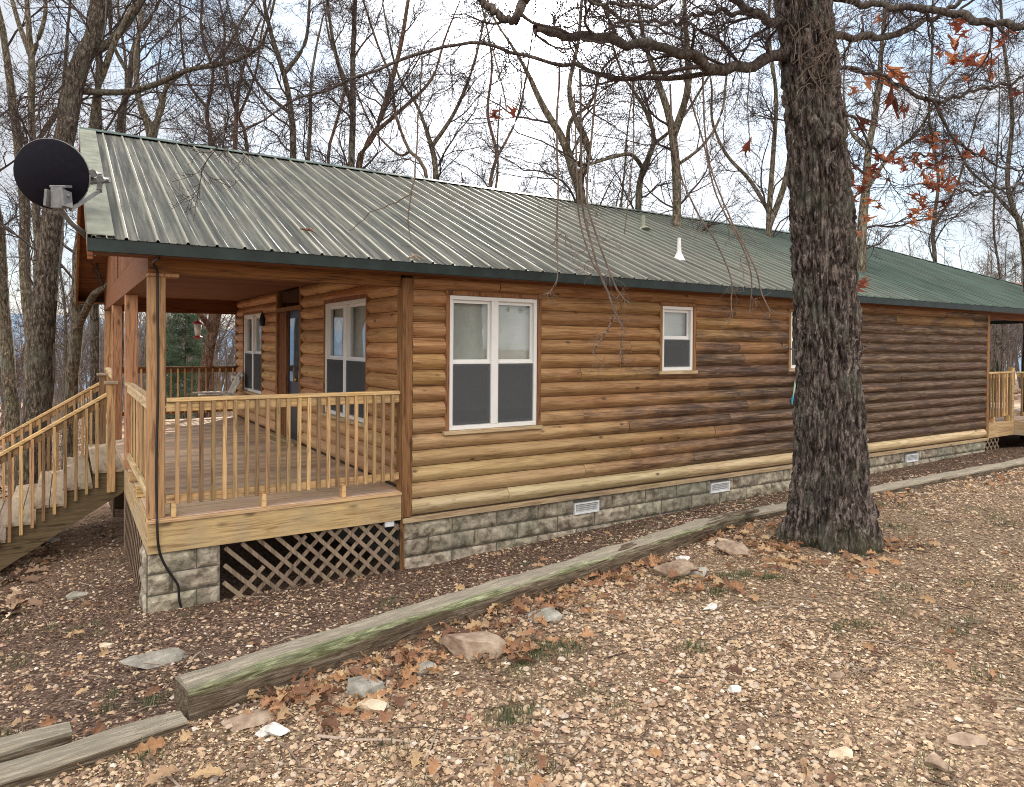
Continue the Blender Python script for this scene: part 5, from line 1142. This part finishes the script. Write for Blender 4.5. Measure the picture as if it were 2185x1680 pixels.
# ------------------------------------------------------------------ the oak
def oak():
    rt = empty('oak_tree', (OAK[0], OAK[1], -.2), 'big dark barked oak trunk before the cabin wall with drooping limbs and red leaves', 'tree')
    prof = [(1215, 1776, 121), (1190, 1776, 112), (1150, 1775, 99), (1100, 1775, 88), (1000, 1772, 78), (800, 1766, 71), (600, 1760, 67.5), (400, 1750, 67), (200, 1733, 63), (0, 1713, 60), (-300, 1690, 55), (-700, 1660, 44), (-1100, 1640, 30)]
    zs = []; cs = []; rs = []
    Zo = (np.array([OAK[0], OAK[1], 0])-CAM)@_F
    for py, px, hw in prof:
        p = at(px, py, Zo); zs.append(p[2]); cs.append(p[:2]); rs.append(hw*Zo/F)
    zs = np.array(zs); cs = np.array(cs); rs = np.array(rs); o_ = np.argsort(zs); zs, cs, rs = zs[o_], cs[o_], rs[o_]
    z1 = 5.4; nh, na = 620, 340; zz = np.concatenate([np.linspace(-.5, z1, nh), np.linspace(z1+.1, zs[-1], 40)]); th = np.linspace(0, 2*np.pi, na, endpoint=False)
    ZZ, TH = np.meshgrid(zz, th, indexing='ij'); RB = np.interp(ZZ, zs, rs); CX = np.interp(ZZ, zs, cs[:, 0]); CY = np.interp(ZZ, zs, cs[:, 1])
    low = np.clip((.75-ZZ)/1.0, 0, 1)**2; RB = RB*(1+low*(.18*np.sin(TH*3+.6)+.14*np.sin(TH*5+2)+.08*np.sin(TH*9))+.25*np.clip((.05-ZZ)/.5, 0, 1)**2)
    RB = RB*(1+.06*(fbm(np.stack([np.cos(TH)*1.2, np.sin(TH)*1.2, ZZ*.9], -1), 3, 3)-.5))
    wx, wy = np.cos(TH), np.sin(TH); wrp = (fbm(np.stack([wx*3, wy*3, ZZ*2.2], -1), 8, 3)-.5)*.8
    q = np.stack([wx*5.6+wrp, wy*5.6-wrp, ZZ*3.4+wrp*1.8], -1); r1 = 1-np.abs(2*vn(q*1.35, 1)-1); r2 = 1-np.abs(2*vn(q*np.array([2.6, 2.6, 3.2]), 5)-1); r3 = fbm(q*7, 9, 2)
    q = q*1.2; dsp = -.050*r1**2.2-.022*r2**2.0+.020*(r3-.5)
    # knots and burls
    for (pz, pa, s_, h_) in ((3.35, -2.05, .13, .045), (3.02, -2.2, .10, .055), (1.85, -1.1, .08, .03), (2.6, -.75, .12, .035)):
        da = np.angle(np.exp(1j*(TH-pa)))*.29; dd = np.hypot(da, ZZ-pz)/s_; dsp = dsp+h_*np.exp(-dd**2)-h_*.8*np.exp(-(dd*3)**2)
    RB = RB+dsp; V = np.stack([CX+RB*wx, CY+RB*wy, ZZ], -1).reshape(-1, 3)
    i = np.arange(V.shape[0]).reshape(len(zz), na); j = np.roll(i, -1, 1); f = np.stack([i[:-1], j[:-1], j[1:], i[1:]], -1).reshape(-1, 4)
    mesh_obj('trunk', V, f, M['oakbark'], rt, True)
    Z0 = Zo
    def P_(pts, dz): return [at(a, b, Z0+z) for (a, b, w), z in zip(pts, dz)], [w*Z0/F for a, b, w in pts]
    LB = [
     ([(1690, 118, 15), (1640, 124, 13), (1600, 139, 12.5), (1553, 148, 12), (1513, 145, 12), (1491, 121, 11), (1443, 112, 10.5), (1374, 97, 10), (1309, 83, 9.5), (1244, 75, 9), (1184, 72, 9), (1141, 65, 8)], -1.1, 'stub'),
     ([(1530, 148, 7), (1500, 158, 6.5), (1443, 165, 6), (1394, 167, 5.5), (1319, 162, 5), (1244, 150, 4.6), (1169, 135, 4.2), (1094, 119, 4), (1011, 93, 3.8), (876, 120, 3.4), (801, 150, 3), (700, 190, 2.8), (626, 220, 2.4), (531, 275, 2), (455, 312, 1.6)], -.6, ''),
     ([(1690, 60, 12), (1640, 42, 10), (1600, 22, 9), (1560, -8, 8), (1500, -60, 6), (1400, -110, 4)], -.8, ''),
     ([(1610, 28, 6), (1560, 30, 5), (1500, 28, 4.5), (1430, 50, 3.5), (1370, 45, 3), (1290, 70, 2.5)], -1.2, ''),
     ([(1740, 78, 12), (1800, 77, 9), (1850, 78, 8.5), (1900, 74, 8), (1943, 60, 7), (1993, 38, 6), (2033, 12, 6), (2100, -40, 5)], .5, ''),
     ([(1750, -10, 10), (1833, 5, 8), (1893, 12, 8), (1968, 15, 8), (2043, 31, 8), (2093, 45, 7.5), (2185, 50, 7), (2300, 30, 6)], -.9, ''),
     ([(1760, 142, 6), (1793, 145, 5), (1863, 155, 4.5), (1913, 176, 4.5), (1963, 205, 4.5), (2013, 216, 4.5), (2068, 196, 4), (2143, 176, 4), (2200, 170, 3.5)], .6, ''),
     ([(1975, 208, 3.5), (1995, 222, 3.5), (2018, 270, 3.2), (2053, 310, 3), (2103, 340, 2.8), (2190, 372, 2.5)], .6, ''),
     ([(1790, 240, 4), (1830, 260, 3.5), (1850, 300, 3), (1900, 345, 2.6), (1960, 330, 2.2), (2040, 318, 2)], .7, ''),
     ([(2250, 395, 4), (2150, 400, 3.5), (2080, 410, 3), (2030, 405, 2.2), (1970, 395, 1.5)], .4, ''),
     ([(1141, -40, 10), (1110, 20, 9), (1085, 45, 7.5), (1058, 22, 7), (1024, -5, 7), (980, -60, 6)], -1.4, 'x'),
     ([(1690, -250, 22), (1560, -380, 16), (1380, -480, 11), (1180, -520, 8), (1000, -500, 5)], -2, ''),
     ([(1690, -300, 20), (1820, -420, 15), (2000, -480, 10), (2200, -500, 7)], -1, ''),
     ([(1670, -600, 20), (1600, -800, 14), (1480, -950, 8)], 1.5, ''),
     ([(1690, 20, 5), (1650, -30, 4), (1500, -10, 3.5), (1350, 10, 3), (1200, -10, 2.5)], -2.0, '')]
    tb = []; stems = []; r = np.random.default_rng(404)
    for pts, dz, kd in LB:
        if kd == 'x': zl = np.full(len(pts), dz)
        else: zl = np.linspace(0 if pts[0][0] > 1600 and pts[0][0] < 1800 else dz*.4, dz, len(pts))
        p, w = P_(pts, zl); w = [x*.88 for x in w]; q, rr_, ln = resample(p, w, 40); rr_ = rr_*(1+.25*(fbm(np.stack([np.arange(40)*.6, 0*rr_, 0*rr_], -1), int(pts[0][0]), 2)-.5)); q = q+(fbm(np.stack([np.arange(40)*.55, np.zeros(40)+pts[0][0]*.01, np.zeros(40)], -1), 12, 3)[:, None]-.5)*[.06, .06, .16]*np.minimum(np.arange(40)/8, 1)[:, None]; tb.append((q[None], rr_[None], 12)); stems.append((q, rr_, ln, .08))
    v, f = tubes(tb); mesh_obj('limbs', v, f, M['limb'], rt, True)
    cb = crown(stems, r, 22, 1.0, len1=(.5, 1.5), thin=.0032, trop=.005, sub=(6, 4, 2), wig=.13)
    v, f = tubes(cb); mesh_obj('crown', v, f, M['twig'], rt, False)
    # drooping twigs that hang before the roof
    DT = [[(1195, 140, 2.2), (1188, 260, 2), (1190, 400, 1.8), (1187, 500, 1.5), (1190, 590, 1.2), (1186, 612, 1)],
          [(1238, 150, 2.5), (1240, 290, 2.3), (1243, 440, 2.2), (1262, 520, 2.2), (1280, 585, 2.2), (1298, 625, 2.4), (1310, 662, 2), (1335, 712, 1.2)],
          [(1275, 160, 2.2), (1262, 300, 2), (1252, 420, 1.8), (1275, 510, 1.8), (1298, 572, 1.8), (1320, 625, 1.6), (1345, 648, 1.2)],
          [(1225, 200, 1.8), (1232, 380, 1.6), (1237, 470, 1.6), (1262, 555, 1.6), (1290, 600, 1.4)],
          [(1310, 672, 1.9), (1298, 700, 1.9), (1280, 728, 1.7), (1264, 754, 1.3)], [(1328, 712, 1.3), (1325, 735, 1.2), (1328, 765, 1)],
          [(1430, 180, 2), (1440, 330, 1.8), (1480, 440, 1.7), (1530, 520, 1.6), (1562, 600, 1.5), (1560, 640, 1.3), (1563, 678, 1)],
          [(1460, 170, 2), (1500, 300, 1.8), (1530, 420, 1.6), (1590, 540, 1.5), (1604, 600, 1.4), (1600, 668, 1)],
          [(1500, 160, 2), (1510, 330, 1.7), (1560, 470, 1.6), (1610, 570, 1.5), (1625, 625, 1.4), (1645, 668, 1)],
          [(900, 120, 1.8), (890, 300, 1.6), (880, 400, 1.6), (872, 480, 1.2), (878, 520, .9)], [(880, 410, 1.4), (850, 430, 1.2), (800, 450, .9), (745, 492, .7)],
          [(1667, 733, 1.6), (1680, 742, 1.6), (1705, 750, 2)], [(1830, 757, 2), (1845, 742, 1.6), (1858, 728, 1)],
          [(1350, 165, 1.6), (1352, 300, 1.4), (1340, 430, 1.2), (1332, 500, 1)], [(1600, 150, 1.4), (1595, 230, 1.3), (1600, 300, 1.2)],
          [(1050, 100, 1.6), (1075, 200, 1.4), (1080, 240, 1.1)], [(1110, 120, 1.5), (1112, 190, 1.3), (1102, 235, 1)]]
    tb2 = []; st2 = []
    for k, pts in enumerate(DT):
        z = [-.15-.6*math.sin(k) if abs(pts[0][1]-740) < 30 and False else (.0 if pts[0][0] > 1650 else -.35+.12*math.sin(k*2.1))]*len(pts); p, w = P_(pts, z); q, rr_, ln = resample(p, [max(x*1.05, .9*Z0/F) for x in w], 26)
        q = q+(fbm(np.stack([np.arange(26)*.5, np.zeros(26)+k, np.zeros(26)], -1), 66, 2)[:, None]-.5)*[.05, .05, 0]
        tb2.append((q[None], rr_[None], 5)); 
        if k < 9: st2.append((q, rr_, ln, .3))
    c2 = crown(st2, r, 16, 1, len1=(.2, .5), thin=.0022, trop=-.05, sub=(3, 2, 0), wig=.15)
    for b_ in tb2: v, f = tubes([b_]); mesh_obj('drooping_twig', v, f, M['paletwig'], rt, False)
    v, f = tubes(c2); mesh_obj('twig_sprays', v, f, M['paletwig'], rt, False)
    # pale epicormic shoots round the trunk top
    n = 34; P0 = np.array([at(1690+90*r.random(), 60+130*r.random(), Z0-.27) for _ in range(n)]); D0 = np.stack([r.normal(size=n)*1.0+.1, -.35+r.normal(size=n)*.3, .5+r.normal(size=n)*.7], -1)
    P, R = grow(P0, D0, r.uniform(.3, 1.0, n), np.full(n, .0045), 10, .12, .02, r, .3); p, d, l, rad = kids(P, R, np.full(n, .5), 4, r, .2, (20, 50), (.4, .8), .6); P2, R2 = grow(p, d, l, rad, 6, .12, 0, r, .5)
    v, f = tubes([(P, R, 4), (P2, R2, 3)]); mesh_obj('trunk_shoots', v, f, M['paletwig'], rt, False)
    # clinging leaves
    LP = [(1897, 148, 1.7), (1870, 185, 1.4), (1908, 190, 1.9), (1932, 182, 1.8), (1940, 178, 1.3), (1935, 215, 1.0), (1825, 250, 1.4), (1862, 266, 1.1), (1597, 305, 1.5), (2035, 130, 1.3), (2030, 62, 1.4), (2012, 296, 1.2), (2108, 128, 1.5), (2122, 118, 1.3), (2094, 150, 1.1), (1995, 300, .9), (2016, 222, .9), (1880, 36, .9), (2060, 45, .9), (2075, 70, .9), (1858, 600, 1.1), (1856, 612, 1.2), (1861, 606, 1.0), (1102, 244, 1.0), (1076, 242, 1.1), (2185, 185, 1.1), (2182, 58, 1), (1805, 192, .9), (2040, 105, 1.2), (2070, 105, .9), (2130, 80, .8)]
    for cx_, cy_, sx, sy, n in ((1905, 345, 60, 22, 16), (2000, 395, 40, 16, 16), (1835, 400, 22, 35, 12), (1960, 440, 22, 12, 9), (1960, 350, 60, 22, 14), (2060, 110, 60, 60, 10), (1945, 460, 30, 10, 4), (2030, 310, 60, 25, 8), (1825, 470, 10, 40, 5)):
        LP += [(cx_+r.normal()*sx*.7, cy_+r.normal()*sy*.7, r.uniform(.5, .95)) for _ in range(n)]
    lv, lf = oak_leaf(1.6); lv = np.array(lv)*[1, 1.5, 3.4]; V = []; Ff = []; A = []
    for k, (a, b, s_) in enumerate(LP):
        p = at(a, b, Z0+r.uniform(.2, .7)); Mr = Matrix.Rotation(r.uniform(0, 6.28), 3, 'Z') @ Matrix.Rotation(1.2+r.uniform(-.6, .6), 3, 'Y') @ Matrix.Rotation(r.uniform(0, 6.28), 3, 'X')
        v = (lv*[1, 1.1, 1.3])*.088*s_ @ np.array(Mr).T+p; n0 = len(V)*0+sum(len(x) for x in V); V.append(v); Ff += [tuple(i+n0 for i in f) for f in lf]; A += [r.random()]*len(lf)
    mesh_obj('leaves', np.concatenate(V), Ff, M['redleaf'], rt, False, {'var': A})
oak()
# fallen dead sticks on the roof
m = MB(); p = roofpt(650, 497); q = roofpt(672, 503); m.tube([p+[0, 0, .02], (p+q)/2+[0, 0, .05], q+[0, 0, .03]], [.008, .018, .006], 6); m.tube([roofpt(640, 494)+[0, 0, .02], roofpt(668, 500)+[0, 0, .05]], .010, 5); tag(m.build('dead_branch', M['oakleaf']), 'clump of brown dead twigs caught on the roof panels', 'branch')
m = MB(); p = roofpt(870, 555); q = roofpt(905, 560); m.tube([p+[0, 0, .02], (p+q)/2+[0, 0, .06], q+[0, 0, .03]], [.008, .014, .006], 6); m.tube([roofpt(878, 548)+[0, 0, .03], roofpt(895, 560)+[0, 0, .02]], .008, 5); tag(m.build('dead_branch', M['stick']), 'dark dead twig lying at the eave of the roof', 'branch')
# ------------------------------------------------------------------ sky, sun, camera
el, az = math.radians(24.8), YAW+.0215
sd = Vector((math.sin(az)*math.cos(el), math.cos(az)*math.cos(el), math.sin(el)))
w = bpy.data.worlds.new("World"); sc.world = w; w.use_nodes = True; nt = w.node_tree; bg = nt.nodes['Background']; bg.inputs[1].default_value = .1
sky = nt.nodes.new('ShaderNodeTexSky'); sky.sky_type = 'NISHITA'; sky.sun_disc = False; sky.sun_elevation = el; sky.sun_rotation = az; sky.air_density = 1.2; sky.dust_density = .6
tc = nt.nodes.new('ShaderNodeTexCoord'); mp = nt.nodes.new('ShaderNodeMapping'); mp.inputs['Scale'].default_value = (1, 1, 2.2); nt.links.new(tc.outputs['Generated'], mp.inputs[0])
nz = nt.nodes.new('ShaderNodeTexNoise'); nz.inputs['Scale'].default_value = 3.4; nz.inputs['Detail'].default_value = 7; nz.inputs['Roughness'].default_value = .6; nt.links.new(mp.outputs[0], nz.inputs['Vector'])
rp = nt.nodes.new('ShaderNodeValToRGB'); rp.color_ramp.elements[0].position = .36; rp.color_ramp.elements[1].position = .56; nt.links.new(nz.outputs['Fac'], rp.inputs[0])
dt = nt.nodes.new('ShaderNodeVectorMath'); dt.operation = 'DOT_PRODUCT'; dt.inputs[1].default_value = sd; nt.links.new(tc.outputs['Generated'], dt.inputs[0])
def pw(e, k):
    a = nt.nodes.new('ShaderNodeMath'); a.operation = 'MAXIMUM'; a.inputs[1].default_value = 0; nt.links.new(dt.outputs['Value'], a.inputs[0])
    p = nt.nodes.new('ShaderNodeMath'); p.operation = 'POWER'; p.inputs[1].default_value = e; nt.links.new(a.outputs[0], p.inputs[0])
    m = nt.nodes.new('ShaderNodeMath'); m.operation = 'MULTIPLY'; m.inputs[1].default_value = k; nt.links.new(p.outputs[0], m.inputs[0]); return m.outputs[0]
def add(a, b):
    m = nt.nodes.new('ShaderNodeMath'); m.operation = 'ADD'
    for v, i in ((a, 0), (b, 1)):
        if isinstance(v, float): m.inputs[i].default_value = v
        else: nt.links.new(v, m.inputs[i])
    return m.outputs[0]
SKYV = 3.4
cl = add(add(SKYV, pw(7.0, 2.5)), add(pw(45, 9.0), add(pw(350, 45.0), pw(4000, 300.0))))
cc = nt.nodes.new('ShaderNodeCombineColor')
for i, k in enumerate((.96, 1.0, 1.07)):
    m = nt.nodes.new('ShaderNodeMath'); m.operation = 'MULTIPLY'; m.inputs[1].default_value = k; nt.links.new(cl, m.inputs[0]); nt.links.new(m.outputs[0], cc.inputs[i])
skm = nt.nodes.new('ShaderNodeMix'); skm.data_type = 'RGBA'; skm.inputs[0].default_value = .55; nt.links.new(sky.outputs[0], skm.inputs[6]); skm.inputs[7].default_value = (2.5, 3.6, 5.2, 1)
bk_ = nt.nodes.new('ShaderNodeVectorMath'); bk_.operation = 'DOT_PRODUCT'; bk_.inputs[1].default_value = (-math.sin(az)*.74, -math.cos(az)*.74, .67); nt.links.new(tc.outputs['Generated'], bk_.inputs[0])  # unseen bright sky lobe behind the camera, added to light the front wall
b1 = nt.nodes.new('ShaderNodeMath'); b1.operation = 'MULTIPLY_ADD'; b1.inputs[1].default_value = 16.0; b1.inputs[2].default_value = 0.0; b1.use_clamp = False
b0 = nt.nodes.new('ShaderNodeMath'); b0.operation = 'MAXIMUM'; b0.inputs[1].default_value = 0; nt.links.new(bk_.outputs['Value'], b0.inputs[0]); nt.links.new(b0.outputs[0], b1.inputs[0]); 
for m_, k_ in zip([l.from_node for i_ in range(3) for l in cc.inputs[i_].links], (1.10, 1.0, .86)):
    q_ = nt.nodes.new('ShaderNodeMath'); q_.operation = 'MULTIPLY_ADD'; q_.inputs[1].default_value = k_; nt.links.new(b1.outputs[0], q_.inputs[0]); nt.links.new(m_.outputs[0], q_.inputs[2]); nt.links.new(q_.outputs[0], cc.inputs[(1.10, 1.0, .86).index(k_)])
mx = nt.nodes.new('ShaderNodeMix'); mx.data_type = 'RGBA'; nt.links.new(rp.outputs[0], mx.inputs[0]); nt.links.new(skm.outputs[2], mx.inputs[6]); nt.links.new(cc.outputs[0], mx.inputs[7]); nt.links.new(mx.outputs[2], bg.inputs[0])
sun = bpy.data.lights.new('sun', 'SUN'); sun.energy = 5.0; sun.angle = math.radians(1.2); sun.color = (1, .93, .82); so = bpy.data.objects.new('sun', sun); COL.objects.link(so); so.rotation_euler = sd.to_track_quat('Z', 'Y').to_euler()
cam = bpy.data.cameras.new('camera'); cam.sensor_width = 36; cam.lens = 36*F/2185; cam.clip_end = 8000; cam.clip_start = .05
cam.shift_x = (1092.5-U0)/2185; cam.shift_y = -(840-V0)/2185
co = bpy.data.objects.new('camera', cam); COL.objects.link(co)
co.matrix_world = Matrix(((_R[0], _U[0], -_F[0], CAM[0]), (_R[1], _U[1], -_F[1], CAM[1]), (_R[2], _U[2], -_F[2], CAM[2]), (0, 0, 0, 1)))
sc.camera = co
sc.view_settings.view_transform = 'Standard'; sc.view_settings.look = 'None'; sc.view_settings.exposure = 1.08; sc.view_settings.gamma = 1
sc.cycles.max_bounces = 6; sc.cycles.transparent_max_bounces = 12; sc.cycles.use_denoising = True; sc.cycles.denoiser = 'OPENIMAGEDENOISE'; sc.cycles.denoising_input_passes = 'RGB_ALBEDO_NORMAL'; sc.cycles.denoising_prefilter = 'NONE'; sc.cycles.use_adaptive_sampling = False; sc.cycles.sample_clamp_indirect = 5; sc.cycles.filter_width = 1.0
